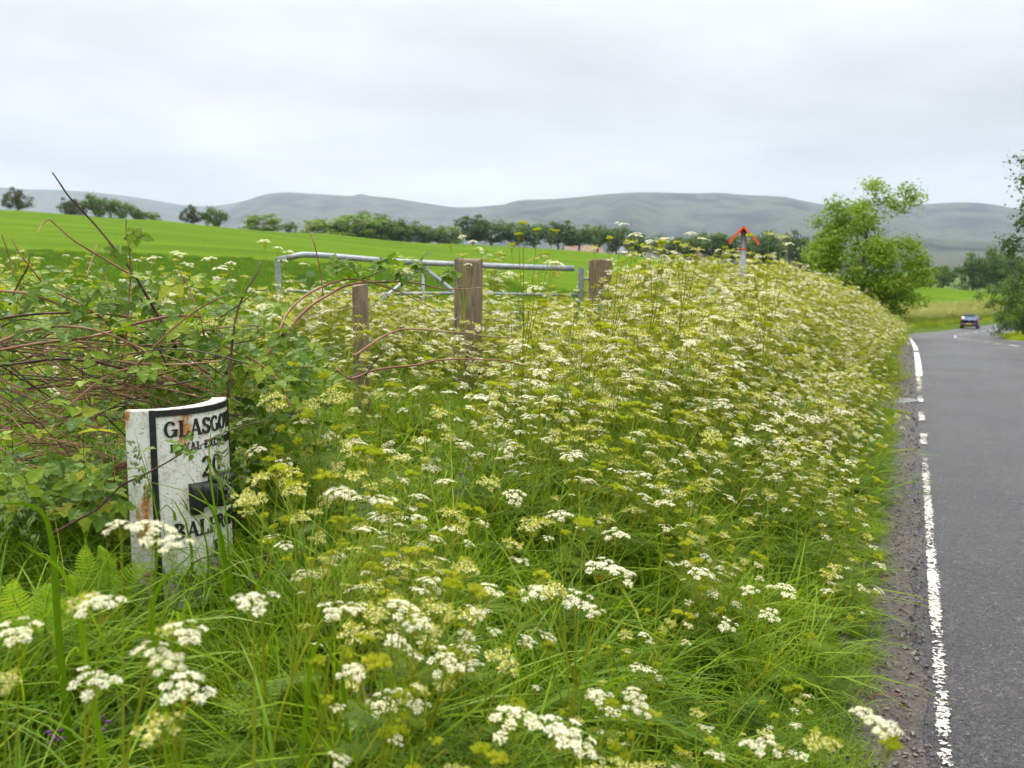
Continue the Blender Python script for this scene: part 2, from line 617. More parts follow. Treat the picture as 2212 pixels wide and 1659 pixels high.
def path_ts(x, y):
    x = np.atleast_1d(np.asarray(x, float))
    y = np.atleast_1d(np.asarray(y, float))
    t = np.empty_like(x)
    s = np.empty_like(x)
    qx, qy, qt, qh = PXX[::4], PYY[::4], PT[::4], PH[::4]
    for a in range(0, len(x), 20000):
        xx, yy = x[a:a + 20000, None], y[a:a + 20000, None]
        i = np.argmin((xx - qx) ** 2 + (yy - qy) ** 2, axis=1)
        dx, dy = xx[:, 0] - qx[i], yy[:, 0] - qy[i]
        sh, ch = np.sin(qh[i]), np.cos(qh[i])
        t[a:a + 20000] = qt[i] + dx * sh + dy * ch
        s[a:a + 20000] = dx * ch - dy * sh
    return t, s


# field heights: what the photograph shows of the slope (pixel, pixel, depth)
FC = []
for px, py, Y in [(0, 459, 188), (350, 478, 200), (700, 505, 225), (1000, 529, 262), (1250, 548, 281), (1500, 573, 288), (1750, 594, 275),
                  (1960, 614, 262), (2160, 632, 238), (2400, 655, 235)]:
    p = at(px, py, Y)
    FC.append((p.x, p.y, p.z))
    FC.append((p.x * 1.35, p.y * 1.35, p.z - 5.5))
for px, Y, zr in [(0, 37, -0.5), (0, 75, 1.0), (0, 125, 3.8), (-500, 40, 0.4), (-500, 110, 4.6), (350, 120, 2.6), (350, 160, 4.6), (500, 25, -0.9), (500, 50, -0.4), (500, 110, 1.6), (700, 150, 2.0), (700, 190, 3.6),
                  (1000, 18, -1.2), (1000, 38, -1.35), (1000, 75, -1.3), (1000, 138, -0.4), (1000, 200, 1.3), (1500, 38, -2.3), (1500, 75, -3.4), (1500, 150, -3.7),
                  (1750, 75, -4.6), (1750, 150, -6.2), (1960, 119, -6.6), (1960, 175, -7.6), (2160, 150, -7.2), (2160, 190, -8.2),
                  (200, 8, -1.12), (200, 14, -1.0), (-600, 10, -0.8), (900, 11.5, -1.14), (1250, 12, -1.2), (-300, 5, -1.15), (600, 6.5, -1.2)]:
    p = at(px, 555, Y)
    FC.append((p.x, p.y, CAMZ + zr))
for x, y, z in [(-15, -10, 0.6), (-60, -40, 2.5), (-120, 60, 10), (-150, -60, 8), (60, -60, -1.0), (120, 40, -6.0), (150, 150, -10)]:
    FC.append((x, y, z))
FC = np.array(FC)


def warp(x, y):
    r = np.hypot(x, y) + 1e-6
    w = np.log1p(r / 8.0) / r
    return x * w, y * w


def tps_fit(c):
    wx, wy = warp(c[:, 0], c[:, 1])
    n = len(c)
    d = np.hypot(wx[:, None] - wx, wy[:, None] - wy)
    K = np.where(d > 0, d * d * np.log(d + 1e-12), 0) + np.eye(n) * 0.002
    A = np.zeros((n + 3, n + 3))
    A[:n, :n] = K
    A[:n, n:] = np.c_[np.ones(n), wx, wy]
    A[n:, :n] = A[:n, n:].T
    return np.linalg.solve(A, np.r_[c[:, 2], 0, 0, 0]), wx, wy


TPS, TWX, TWY = tps_fit(FC)


def field(x, y):
    x = np.atleast_1d(np.asarray(x, float))
    y = np.atleast_1d(np.asarray(y, float))
    out = np.empty_like(x)
    for a in range(0, len(x), 20000):
        wx, wy = warp(x[a:a + 20000], y[a:a + 20000])
        d = np.hypot(wx[:, None] - TWX, wy[:, None] - TWY)
        k = np.where(d > 0, d * d * np.log(d + 1e-12), 0)
        out[a:a + 20000] = k @ TPS[:-3] + TPS[-3] + TPS[-2] * wx + TPS[-1] * wy
    r = np.hypot(x, y)
    return out * (1 - sstep(300, 520, r)) + (-26.0) * sstep(300, 520, r)


def ground(x, y):
    x = np.atleast_1d(np.asarray(x, float))
    y = np.atleast_1d(np.asarray(y, float))
    t, s = path_ts(x, y)
    zr = zroad(t)
    G = field(x, y)
    lump = 0.05 * np.sin(x * 1.7 + 0.6 * y) * np.sin(y * 1.3 - 0.5) + 0.03 * np.sin(3.1 * x - 2.3 * y)
    bank = zr + 0.36 * sstep(-0.12, -1.8, s) + lump * sstep(-0.2, -1.5, s)
    w = sstep(-2.3, -6.5, s) if True else 0
    zl = bank * (1 - w) + G * w
    wr = sstep(9, 40, s)
    zrgt = (zr + 0.10 * sstep(6.4, 7.4, s)) * (1 - wr) + G * wr
    z = np.where(s < -0.12, zl, np.where(s > 6.4, zrgt, zr - 0.03))
    return z


def gz(x, y):
    return float(ground([x], [y])[0])


# ground sheet: polar grid about the viewpoint, reaching the foot of the hills
ang = np.r_[np.arange(-180, -46, 6.0), np.arange(-46, 46, 0.4), np.arange(46, 180, 6.0)]
rad = np.r_[0.0, np.geomspace(0.45, 8000, 300)]
AA, RR = np.meshgrid(np.radians(ang), rad[1:])
gx, gy = (RR * np.sin(AA)).ravel(), (RR * np.cos(AA)).ravel()
gx = np.r_[0.0, gx]
gy = np.r_[0.0, gy]
gzv = ground(gx, gy)
na, nr = len(ang), len(rad) - 1
faces = []
for i in range(nr - 1):
    for j in range(na):
        j2 = (j + 1) % na
        a, b_, c, d = 1 + i * na + j, 1 + i * na + j2, 1 + (i + 1) * na + j2, 1 + (i + 1) * na + j
        faces.append((a, d, c, b_))
for j in range(na):
    faces.append((0, 1 + j, 1 + (j + 1) % na))
gme = bpy.data.meshes.new('ground')
gme.from_pydata(np.c_[gx, gy, gzv].tolist(), [], faces)
gt, gs = path_ts(gx, gy)
gr = np.hypot(gx, gy)
is_field = sstep(-5.2, -6.2, gs) * (1 - sstep(330, 420, gr))
a_ = gme.attributes.new('crop', 'FLOAT', 'POINT')
a_.data.foreach_set('value', is_field.astype(np.float32))
gme.polygons.foreach_set('use_smooth', [True] * len(faces))


def ground_mat():
    m, N, L = new_mat('verge_earth_and_crop')
    out = N.new('ShaderNodeOutputMaterial')
    b = N.new('ShaderNodeBsdfPrincipled')
    at_ = N.new('ShaderNodeAttribute')
    at_.attribute_name = 'crop'
    soil = ramp(N, L, noise(N, L, 5.0, 5.0, 0.6), [(0.3, (0.05, 0.085, 0.010)), (0.6, (0.09, 0.145, 0.014)), (0.8, (0.12, 0.15, 0.03))])
    f1 = noise(N, L, 1.0, 5.0, 0.6, 'Object', (0.02, 0.10, 0.02))
    f2 = noise(N, L, 2.2, 6.0, 0.75)
    mm = N.new('ShaderNodeMix')
    mm.data_type = 'FLOAT'
    mm.inputs['Factor'].default_value = 0.45
    L.new(f1, mm.inputs['A'])
    L.new(f2, mm.inputs['B'])
    crop = ramp(N, L, mm.outputs['Result'], [(0.34, (0.046, 0.098, 0.002)), (0.5, (0.082, 0.150, 0.003)), (0.66, (0.118, 0.190, 0.005))])
    mi = N.new('ShaderNodeMix')
    mi.data_type = 'RGBA'
    L.new(at_.outputs['Fac'], mi.inputs['Factor'])
    L.new(soil, mi.inputs['A'])
    L.new(crop, mi.inputs['B'])
    L.new(mi.outputs['Result'], b.inputs['Base Color'])
    b.inputs['Roughness'].default_value = 0.95
    b.inputs['Specular IOR Level'].default_value = 0.03
    bp = N.new('ShaderNodeBump')
    bp.inputs['Strength'].default_value = 0.7
    bp.inputs['Distance'].default_value = 0.25
    L.new(noise(N, L, 2.0, 6.0, 0.75), bp.inputs['Height'])
    L.new(bp.outputs[0], b.inputs['Normal'])
    L.new(b.outputs[0], out.inputs[0])
    return m


gme.materials.append(ground_mat())
tag(obj('ground', gme), kind='structure')


# road surface, shoulder and markings follow the path
def strip(name, t0, t1, s0, s1, dz, mat, step=0.5, ns=2, wob=None, edge=None, dt0=0.0):
    ts = np.arange(t0, t1 + 1e-6, step)
    ss = np.linspace(0, 1, ns)
    v, f, e = [], [], []
    for i, t in enumerate(ts):
        a, b_ = s0, s1
        if wob:
            a += wob(t, 0)
            b_ += wob(t, 1)
        for q in ss:
            s = a + (b_ - a) * q
            x, y = on_path(t, s)
            v.append((float(x), float(y), float(zroad(t)) + dz))
            e.append(edge(t, q) if edge else 0.0)
    for i in range(len(ts) - 1):
        for j in range(ns - 1):
            k = i * ns + j
            f.append((k, k + 1, k + ns + 1, k + ns))
    me = bpy.data.meshes.new(name)
    me.from_pydata(v, [], f)
    me.materials.append(mat)
    if edge:
        a_ = me.attributes.new('edge', 'FLOAT', 'POINT')
        a_.data.foreach_set('value', np.array(e, np.float32))
    return me


tag(obj('road', strip('road', -40, 250, 0.06, 6.3, 0.0, M['asphalt'], 0.5, 26, None, lambda t, q: q)), kind='structure')


def wob_sh(t, side):
    if side == 0:
        return 0.08 * math.sin(t * 1.3) + 0.05 * math.sin(t * 3.7 + 1) - 0.5 * math.exp(-((t - 12.9) / 0.8) ** 2)
    return 0.03 * math.sin(t * 2.1) + 0.02 * math.sin(t * 6.3)


tag(obj('road_shoulder', strip('road_shoulder', -10, 90, -0.30, 0.11, 0.004, M['mud'], 0.1, 8, wob_sh)), kind='structure')


def edge_wear(t, q):
    if t > 16:
        return 0.3
    return 0.035 + 0.05 * math.sin(t * 1.9) * math.sin(t * 0.7 + 1) - 0.22 * max(0.0, abs(q - 0.40) * 2 - 0.45) / 0.5


def marking(name, t0, t1, s0, s1, label, group=None):
    st = 0.05 if t0 < 25 else 0.5
    o = obj(name, strip(name, t0, t1, s0, s1, 0.008, M['paint'], st, 7, None, edge_wear))
    tag(o, kind='structure')
    return o


marking('edge_line', -3.0, 9.2, 0.162, 0.235, '')
for a, b_ in [(9.9, 10.5), (11.35, 12.0), (12.9, 13.5)]:
    marking('edge_line_dash', a, b_, 0.155, 0.245, '')
marking('edge_line', 13.95, 22.4, 0.15, 0.25, '')
marking('edge_line', 23.2, 66, 0.15, 0.25, '')
for i, t in enumerate(np.arange(22, 150, 6.0)):
    marking('centre_line_dash', float(t), float(t) + 3.2, 3.08, 3.26, '')
marking('edge_line', -3, 70, 5.98, 6.1, '')

# puddle in the drainage grip at the road edge
v, f = [], []
c0x, c0y = on_path(12.9, -0.28)
v.append((float(c0x), float(c0y), float(zroad(12.9)) + 0.010))
for i in range(28):
    a = 2 * PI * i / 28
    r = 1 + 0.18 * math.sin(3 * a + 1) + 0.1 * math.sin(7 * a)
    x, y = on_path(12.9 + 0.45 * r * math.sin(a), -0.26 + 0.36 * r * math.cos(a))
    v.append((float(x), float(y), float(zroad(12.9)) + 0.010))
me = bpy.data.meshes.new('puddle')
me.from_pydata(v, [], [(0, 1 + i, 1 + (i + 1) % 28) for i in range(28)])
me.materials.append(M['water'])
tag(obj('puddle_water', me), kind='structure')

# ------------------------------------------------------------------ hills
M['hill'] = surf('moorland', [(0.32, (0.006, 0.009, 0.010)), (0.44, (0.024, 0.032, 0.020)), (0.54, (0.070, 0.078, 0.042)), (0.66, (0.020, 0.018, 0.024))], 0.0045, 9.0, 1.0, spec=0.0)


def ridge(name, pts, D, front, base, seed, amp):
    pts = np.array(pts, float)
    px = np.linspace(pts[0, 0], pts[-1, 0], 220)
    py = np.interp(px, pts[:, 0], pts[:, 1])
    k = np.hanning(7)
    py = np.convolve(np.pad(py, 3, mode='edge'), k / k.sum(), 'valid')
    rs = np.random.default_rng(seed)
    ph = rs.uniform(0, 6.28, 12)
    v, f = [], []
    rows = 30
    for i in range(rows):
        q = i / (rows - 8)
        for j in range(len(px)):
            top = at(px[j], py[j], D)
            gul = sum(math.sin(px[j] * (0.011 * (m + 1)) + ph[m] + q * 1.5 * (m % 3)) / (m + 1.5) for m in range(9))
            if q <= 1:
                Y = D * (front + (1 - front) * q)
                z = base + (top.z - base) * (q ** 1.15) + amp * gul * math.sin(PI * min(q, 1)) * (1 - 0.4 * q)
                Y -= amp * 2.5 * gul * math.sin(PI * q)
            else:
                Y = D * (1 + (q - 1) * 0.9)
                z = top.z - (top.z - base) * (q - 1) * 1.6
            x = top.x * Y / D
            v.append((x, Y, z))
    n = len(px)
    for i in range(rows - 1):
        for j in range(n - 1):
            a = i * n + j
            f.append((a, a + 1, a + n + 1, a + n))
    me = bpy.data.meshes.new(name)
    me.from_pydata(v, [], f)
    me.materials.append(M['hill'])
    me.polygons.foreach_set('use_smooth', [True] * len(f))
    tag(obj(name, me), kind='structure')


ridge('hills', [(-900, 470), (-500, 420), (-150, 396), (0, 405), (60, 409), (120, 410), (200, 415), (270, 423), (330, 432), (390, 443), (450, 446), (500, 440),
                (545, 430), (600, 428), (700, 436), (900, 470), (1100, 500)], 6900, 0.72, -26, 1, 22)
ridge('hills', [(300, 560), (420, 520), (480, 472), (510, 445), (545, 428), (580, 418), (620, 415), (680, 419), (720, 421), (762, 424), (779, 417), (795, 423),
                (850, 428), (920, 439), (980, 448), (1030, 447), (1100, 441), (1200, 446), (1400, 470), (1700, 500)], 5600, 0.66, -26, 2, 26)
ridge('hills', [(900, 560), (1000, 500), (1060, 458), (1085, 442), (1120, 432), (1180, 431), (1240, 427), (1300, 420), (1380, 415), (1440, 416), (1500, 418),
                (1550, 416), (1620, 422), (1690, 424), (1735, 434), (1780, 442), (1840, 444), (1900, 432), (1945, 434), (1990, 442), (2040, 438), (2100, 437),
                (2150, 442), (2212, 455), (2400, 480), (2800, 520), (3200, 560)], 4700, 0.62, -26, 3, 24)
ridge('hills', [(900, 560), (1200, 546), (1500, 536), (1750, 520), (1900, 512), (2000, 514), (2100, 519), (2212, 527), (2500, 540), (3000, 560)], 2900, 0.6, -26, 4, 7)

# moist air: pale haze round the whole place
hz = MB().box(-8300, 8300, -8300, 9200, -40, 640).mesh('haze', [])
hm, N_, L_ = new_mat('moist_air')
ho = N_.new('ShaderNodeOutputMaterial')
pv = N_.new('ShaderNodeVolumePrincipled')
pv.inputs['Color'].default_value = (0.72, 0.85, 1.0, 1)
pv.inputs['Density'].default_value = 0.000105
pv.inputs['Anisotropy'].default_value = 0.2
L_.new(pv.outputs[0], ho.inputs['Volume'])
hm.cycles.homogeneous_volume = True
hz.materials.append(hm)
tag(obj('haze', hz), kind='stuff')

# ------------------------------------------------------------------ trees
def tree_meshes(seed, h, rx, rz, zc, n_cl, n_leaf, leaf, cl_r, trunk_r, mats, lean=0.0, wisp=0.15, limbs=True, low=0.0, lobes=1.0):
    """trunk mesh and crown mesh: limbs run to leaf clumps spread through an uneven crown"""
    rs = np.random.default_rng(seed)
    cl = []
    tries = 0
    lob = rs.uniform(0, 6.28, 4)
    while len(cl) < n_cl and tries < 6000:
        tries += 1
        d = rs.normal(size=3)
        d /= np.linalg.norm(d)
        az = math.atan2(d[1], d[0])
        k = 1 + lobes * (0.16 * math.sin(2 * az + lob[0]) + 0.12 * math.sin(3 * az + lob[1] + 2 * d[2]) + 0.10 * math.sin(5 * d[2] + lob[2]))
        rr = rs.uniform(0.25, 1.0) ** 0.45 * k
        p = np.array([d[0] * rx * rr, d[1] * rx * rr, zc + d[2] * rz * rr])
        if p[2] < low:
            continue
        if all(np.linalg.norm(p - q) > cl_r * 0.55 for q in cl):
            cl.append(p)
    cl = np.array(cl)
    tb = MB()
    top = Vector((lean * h, 0, zc + rz * 0.55))
    axis = [Vector((lean * h * q * q, 0.02 * h * math.sin(q * 5), (zc + rz * 0.55) * q)) for q in np.linspace(0, 1, 8)]
    tb.tube(axis, [trunk_r * (1 - 0.8 * q) * (1.25 if q == 0 else 1) for q in np.linspace(0, 1, 8)], 7)
    if limbs:
        for c in cl[:: max(1, len(cl) // 26)]:
            c = Vector(c)
            q = min(max((c.z - 0.3 * rz) / (zc + rz * 0.55), 0.18), 0.9)
            b0 = axis[int(q * 7)]
            mid = (b0 + c) / 2 + Vector((0, 0, 0.08 * h * (0.5 - q)))
            tb.tube(bez(b0, mid, c, 5), [trunk_r * 0.34 * (1 - 0.8 * i / 5) for i in range(6)], 4)
    # leaves
    nl = n_leaf
    ci = rs.integers(0, len(cl), nl)
    off = rs.normal(size=(nl, 3))
    off /= np.linalg.norm(off, axis=1)[:, None]
    rr = rs.uniform(0, 1, nl) ** 0.5
    csz = rs.uniform(0.7, 1.3, len(cl))
    off = off * rr[:, None] * cl_r * csz[ci][:, None] * np.array([1.0, 1.0, 0.75])
    far_out = rs.uniform(size=nl) < wisp
    off[far_out] *= 1.6
    ctr = cl[ci] + off
    # leaf orientation: faces up and outward, with scatter
    nrm = off / (np.linalg.norm(off, axis=1)[:, None] + 1e-6) * 0.6 + np.array([0, 0, 0.7]) + rs.normal(size=(nl, 3)) * 0.55
    nrm /= np.linalg.norm(nrm, axis=1)[:, None]
    tmp = rs.normal(size=(nl, 3))
    u = np.cross(nrm, tmp)
    u /= np.linalg.norm(u, axis=1)[:, None]
    w = np.cross(nrm, u)
    sz = leaf * rs.uniform(0.6, 1.35, nl)[:, None]
    a = ctr - u * sz * 0.5
    b_ = ctr + w * sz * 0.28 - nrm * sz * 0.06
    c = ctr + u * sz * 0.5
    d = ctr - w * sz * 0.28 - nrm * sz * 0.06
    v = np.stack([a, b_, c, d], 1).reshape(-1, 3)
    i = np.arange(nl) * 4
    fc = np.concatenate([np.stack([i, i + 1, i + 2], 1), np.stack([i, i + 2, i + 3], 1)])
    cr = bpy.data.meshes.new('crown')
    cr.from_pydata(v.tolist(), [], fc.tolist())
    cr.materials.append(mats[1])
    shade = np.clip(rs.uniform(0.0, 1.0, len(cl))[ci] * 0.7 + rs.uniform(0, 0.3, nl), 0, 1)
    at_ = cr.attributes.new('tone', 'FLOAT', 'POINT')
    at_.data.foreach_set('value', np.repeat(shade, 4).astype(np.float32))
    return tb.mesh('trunk', mats[0], True), cr


M['ash_leaf'] = foliage('ash_leaf', [(0.0, (0.09, 0.19, 0.008)), (0.5, (0.18, 0.30, 0.014)), (1.0, (0.30, 0.40, 0.026))], 0.4, 0.5, 0.25, rnd=0.3)
M['dark_leaf'] = foliage('dark_tree_leaf', [(0.0, (0.028, 0.068, 0.010)), (0.5, (0.055, 0.12, 0.014)), (1.0, (0.11, 0.19, 0.022))], 0.3, 0.5, 0.25, rnd=0.3)
M['mid_leaf'] = foliage('mid_tree_leaf', [(0.0, (0.05, 0.105, 0.012)), (0.5, (0.09, 0.17, 0.018)), (1.0, (0.16, 0.25, 0.03))], 0.3, 0.5, 0.25, rnd=0.3)
M['lime_leaf'] = foliage('lime_bush_leaf', [(0.0, (0.08, 0.165, 0.010)), (0.5, (0.14, 0.25, 0.016)), (1.0, (0.22, 0.33, 0.03))], 0.3, 0.5, 0.25, rnd=0.3)
M['olive_leaf'] = foliage('grey_bush_leaf', [(0.0, (0.045, 0.06, 0.022)), (0.5, (0.08, 0.105, 0.034)), (1.0, (0.125, 0.16, 0.05))], 0.25, 0.6, 0.2, rnd=0.3)


def plant_tree(name, meshes, loc, rz, sc, label, cat='tree', group=None):
    t = thing(name, label, cat, loc, (0, 0, rz), group)
    t.scale = sc if hasattr(sc, '__len__') else (sc,) * 3
    obj('trunk', meshes[0], t)
    obj('crown', meshes[1], t)
    return t


def ground_at(px, Y):
    p = at(px, 555, Y)
    return Vector((p.x, p.y, gz(p.x, p.y)))


# the ash by the bend
ash = tree_meshes(5, 9.0, 3.0, 4.3, 4.4, 150, 30000, 0.19, 0.70, 0.16, (M['bark'], M['ash_leaf']), 0.03, 0.15, True, 0.1, 1.0)
gp = ground_at(1862, 56)
TOP = at(1850, 405, 56).z
plant_tree('ash_tree', ash, gp, 0.9, (1.0, 1.0, (TOP - gp.z) / 9.0), 'bright green ash tree with airy crown beside the road bend')
# tree whose branches hang in from the right edge
rt = tree_meshes(9, 9.5, 3.6, 3.6, 5.9, 85, 9000, 0.20, 0.62, 0.2, (M['bark'], M['dark_leaf']), -0.03, 0.25, True, 1.5)
p = ground_at(2336, 50)
plant_tree('broadleaf_tree', rt, p, 2.1, 1.0, 'dark leafed tree reaching in from the right edge of the picture')
# big round bush right of the road
rb = tree_meshes(12, 5.0, 2.7, 2.5, 2.4, 110, 15000, 0.16, 0.55, 0.1, (M['bark'], M['mid_leaf']), 0, 0.12, True, 0.1)
p = ground_at(2222, 73)
plant_tree('roadside_bush', rb, p, 0.4, (1.0, 1.0, 1.05), 'dense rounded green bush at the right of the road, below the dark tree', 'bush')

# trees along the far edge of the field
rowA = [tree_meshes(20 + i, 8.6, 3.2, 3.2, 5.2, 48, 4200, 0.42, 1.0, 0.2, (M['bark'], M['dark_leaf']), 0, 0.1, True, 1.9) for i in range(4)]
rowB = [tree_meshes(30 + i, 7.4, 3.4, 2.9, 3.7, 46, 3800, 0.42, 1.0, 0.16, (M['bark'], M[k]), 0, 0.16, True, 0.4, 1.7) for i, k in enumerate(('mid_leaf', 'lime_leaf', 'olive_leaf', 'dark_leaf'))]
con = tree_meshes(41, 11, 1.1, 4.6, 5.5, 40, 2600, 0.35, 0.7, 0.14, (M['bark'], M['dark_leaf']), 0, 0.05, False, 1.0)


def row_tree(name, ms, px, top, base, w, Y, label, cat, group, rz):
    """stand a tree so that it spans its height and width in the row"""
    g = ground_at(px, Y)
    zt = at(px, top, Y).z
    hgt = max(zt - g.z, 1.2)
    me = ms[1]
    co = np.empty(len(me.vertices) * 3)
    me.vertices.foreach_get('co', co)
    co = co.reshape(-1, 3)
    sx = (0.86 if name == 'field_bush' else 1.15) * w / FPX * Y / (np.percentile(co[:, 0], 98) - np.percentile(co[:, 0], 2))
    sz = hgt / np.percentile(co[:, 2], 99)
    g.z -= 0.12
    return plant_tree(name, ms, g, rz, (sx, sx, sz), label, cat, group)


left = [  # (px, top, base, width, depth, kind, label)
    (44, 407, 460, 66, 190, 2, 'lone dark grey-green shrub leaning on the field crest at far left'),
    (160, 428, 466, 62, 196, 2, 'thin grey-green shrub starting the clump behind the tall bramble cane'),
    (212, 419, 470, 80, 198, 0, 'tallest bushy tree of the clump on the left field crest'),
    (262, 430, 474, 74, 200, 0, 'pale green tree at the right of the tall one on the left crest'),
    (302, 450, 478, 46, 202, 0, 'small dark bush ending the left clump on the crest'),
    (330, 457, 480, 38, 203, 1, 'tiny low hawthorn last in the left crest clump'),
    (418, 444, 484, 56, 210, 2, 'open grey-green bush left of a pair on the crest'),
    (465, 447, 488, 70, 212, 0, 'rounded bush right of a pair on the crest'),
    (570, 463, 497, 92, 218, 1, 'low rounded bright green bush on the crest left of the gate'),
    (628, 478, 500, 38, 222, 0, 'small scrubby bush between the round bush and the tree belt'),
]
for px, top, base, w, Y, k, lb in left:
    row_tree('field_bush', rowB[k], px, top, base, w, Y, lb, 'bush', None, px * 0.37)
mid = [(706, 472, 92, 1), (742, 486, 60, 0), (776, 464, 104, 1), (800, 480, 60, 2), (828, 466, 78, 0), (860, 474, 74, 0), (886, 478, 70, 3), (918, 486, 60, 0), (946, 490, 56, 2), (970, 488, 50, 1)]
mid_lb = ['bright green bush opening the tree belt above the gate', 'low mid-green bush second in the tree belt', 'tallest lime green tree in the belt above the gate',
          'grey-green shrub beside the tall lime tree', 'leafy tree below the two dark conifers', 'round green tree in the middle of the belt', 'dark rounded tree in the belt left of the avenue',
          'pale shrubby tree near the end of the belt', 'thin grey shrub near the end of the belt', 'last yellow-green bush before the avenue trees']
for (px, top, w, k), lb in zip(mid, mid_lb):
    row_tree('belt_tree', rowB[k], px, top, 0, w, 250 + (px - 700) * 0.06, lb, 'tree', None, px * 0.7)
for px, top, lb in [(786, 457, 'dark conifer tip rising left above the tree belt'), (826, 462, 'dark conifer tip rising right above the tree belt')]:
    row_tree('conifer', con, px, top, 0, 26, 262, lb, 'conifer', None, px)
ORD = 'first second third fourth fifth sixth seventh eighth ninth tenth eleventh twelfth thirteenth'.split()
for k, (px, top, w) in enumerate([(1022, 466, 66), (1062, 474, 62), (1110, 482, 56), (1153, 484, 58), (1206, 478, 64), (1250, 488, 56), (1290, 486, 62), (1330, 492, 56), (1378, 505, 54),
                                  (1452, 508, 62), (1490, 512, 56), (1538, 503, 66), (1580, 508, 60)]):
    row_tree('avenue_tree', rowA[k % 4], px, top, 0, w, 272 + 10 * math.sin(k), ORD[k] + ' round dark tree of the avenue at the far field edge, counted from the left', 'tree', 'avenue trees along the field edge', px * 0.31)
for px, top, w, k, lb in [(1632, 512, 70, 0, 'mid green tree behind the orange marker pole'), (1664, 500, 84, 3, 'dark tree to the right of the orange marker'),
                          (1705, 500, 70, 3, 'tall dark tree in the clump left of the ash'), (1742, 522, 70, 3, 'dark lower tree tucked against the left of the ash'),
                          (1640, 545, 40, 1, 'low lime green shrub under the dark trees by the marker')]:
    row_tree('clump_tree', rowB[k], px, top, 0, w, 268, lb, 'tree', None, px)
for px, top, w, k, lb in [(1990, 552, 72, 3, 'dark tree just right of the ash beyond the field'), (2040, 572, 62, 0, 'smaller green tree right of the ash beyond the field'),
                          (2106, 548, 76, 3, 'big dark tree above the car beyond the field'), (2140, 552, 70, 3, 'dark tree right of the big one above the car'),
                          (2152, 535, 70, 0, 'paler tree rising behind the dark pair above the car'), (2190, 540, 70, 0, 'leafy tree beyond the field at the right edge')]:
    row_tree('field_edge_tree', rowB[k], px, top, 0, w, 240 if k == 3 else 246, lb, 'tree', None, px)

# ------------------------------------------------------------------ far houses glimpsed under the avenue
M['harl'] = surf('harled_wall', [(0.3, (0.55, 0.52, 0.47)), (0.7, (0.68, 0.65, 0.60))], 3.0, 4.0, 0.9)
M['tile'] = surf('red_roof', [(0.3, (0.20, 0.13, 0.10)), (0.7, (0.28, 0.19, 0.15))], 2.0, 4.0, 0.8)
M['slate'] = surf('slate_roof', [(0.3, (0.13, 0.14, 0.16)), (0.7, (0.22, 0.23, 0.25))], 2.0, 4.0, 0.7)
M['pane'] = plain('window_glass', (0.03, 0.035, 0.04), 0.1, 0.5)


def house(px, Y, zr, L, W, H, roof, label, rz):
    p = at(px, 555, Y)
    t = thing('farm_cottage', label, 'house', (p.x, p.y, CAMZ + zr), (0, 0, rz))
    obj('wall', MB().box(-L / 2, L / 2, -W / 2, W / 2, -3, H).add([(-L / 2, -W / 2, H), (-L / 2, W / 2, H), (-L / 2, 0, H + 2.0), (L / 2, -W / 2, H), (L / 2, W / 2, H), (L / 2, 0, H + 2.0)],
                                                                 [(0, 2, 1), (3, 4, 5)]).mesh('wall', M['harl']), t)
    o = 0.3
    r = MB()
    for sgn in (-1, 1):
        r.add([(-L / 2 - o, sgn * (W / 2 + o), H - 0.2), (L / 2 + o, sgn * (W / 2 + o), H - 0.2), (L / 2 + o, 0, H + 2.15), (-L / 2 - o, 0, H + 2.15),
               (-L / 2 - o, sgn * (W / 2 + o), H - 0.05), (L / 2 + o, sgn * (W / 2 + o), H - 0.05), (L / 2 + o, 0, H + 2.32), (-L / 2 - o, 0, H + 2.32)],
              [(0, 1, 2, 3), (4, 7, 6, 5), (0, 4, 5, 1), (1, 5, 6, 2), (0, 3, 7, 4)])
    ro = obj('roof', r.mesh('roof', roof), t)
    obj('chimney', MB().box(L / 2 - 1.0, L / 2 - 0.3, -0.4, 0.4, H + 1.5, H + 3.1).mesh('chimney', M['harl']), ro)
    for k in range(3):
        x = -L / 2 + L * (k + 0.8) / 3.6
        obj('window', MB().box(x, x + 1.0, -W / 2 - 0.04, -W / 2 + 0.05, H - 1.7, H - 0.5).mesh('window', M['pane']), t)


house(1258, 300, -1.3, 11, 6, 2.4, M['tile'], 'long low house with red roof glimpsed under the avenue trees', 0.2)
house(1360, 310, -1.2, 9, 6, 2.4, M['slate'], 'grey roofed house between avenue trunks left of the marker', 0.1)
house(1492, 300, -3.0, 8, 6, 2.6, M['tile'], 'small white walled cottage with red roof near the orange marker', 0.35)

# ------------------------------------------------------------------ gate and fence posts
def tube_part(name, pts, r, mat, parent, n=8):
    return obj(name, MB().tube(pts, r, n).mesh(name, mat, True), parent)


gate = thing('field_gate', 'bent galvanised steel field gate half buried in cow parsley', 'gate', (0, 0, 0))
GA, GB = at(600, 560, 11.7), at(1255, 580, 12.1)


def gpt(q, dz):
    p = GA.lerp(GB, q)
    return Vector((p.x, p.y, p.z - dz))


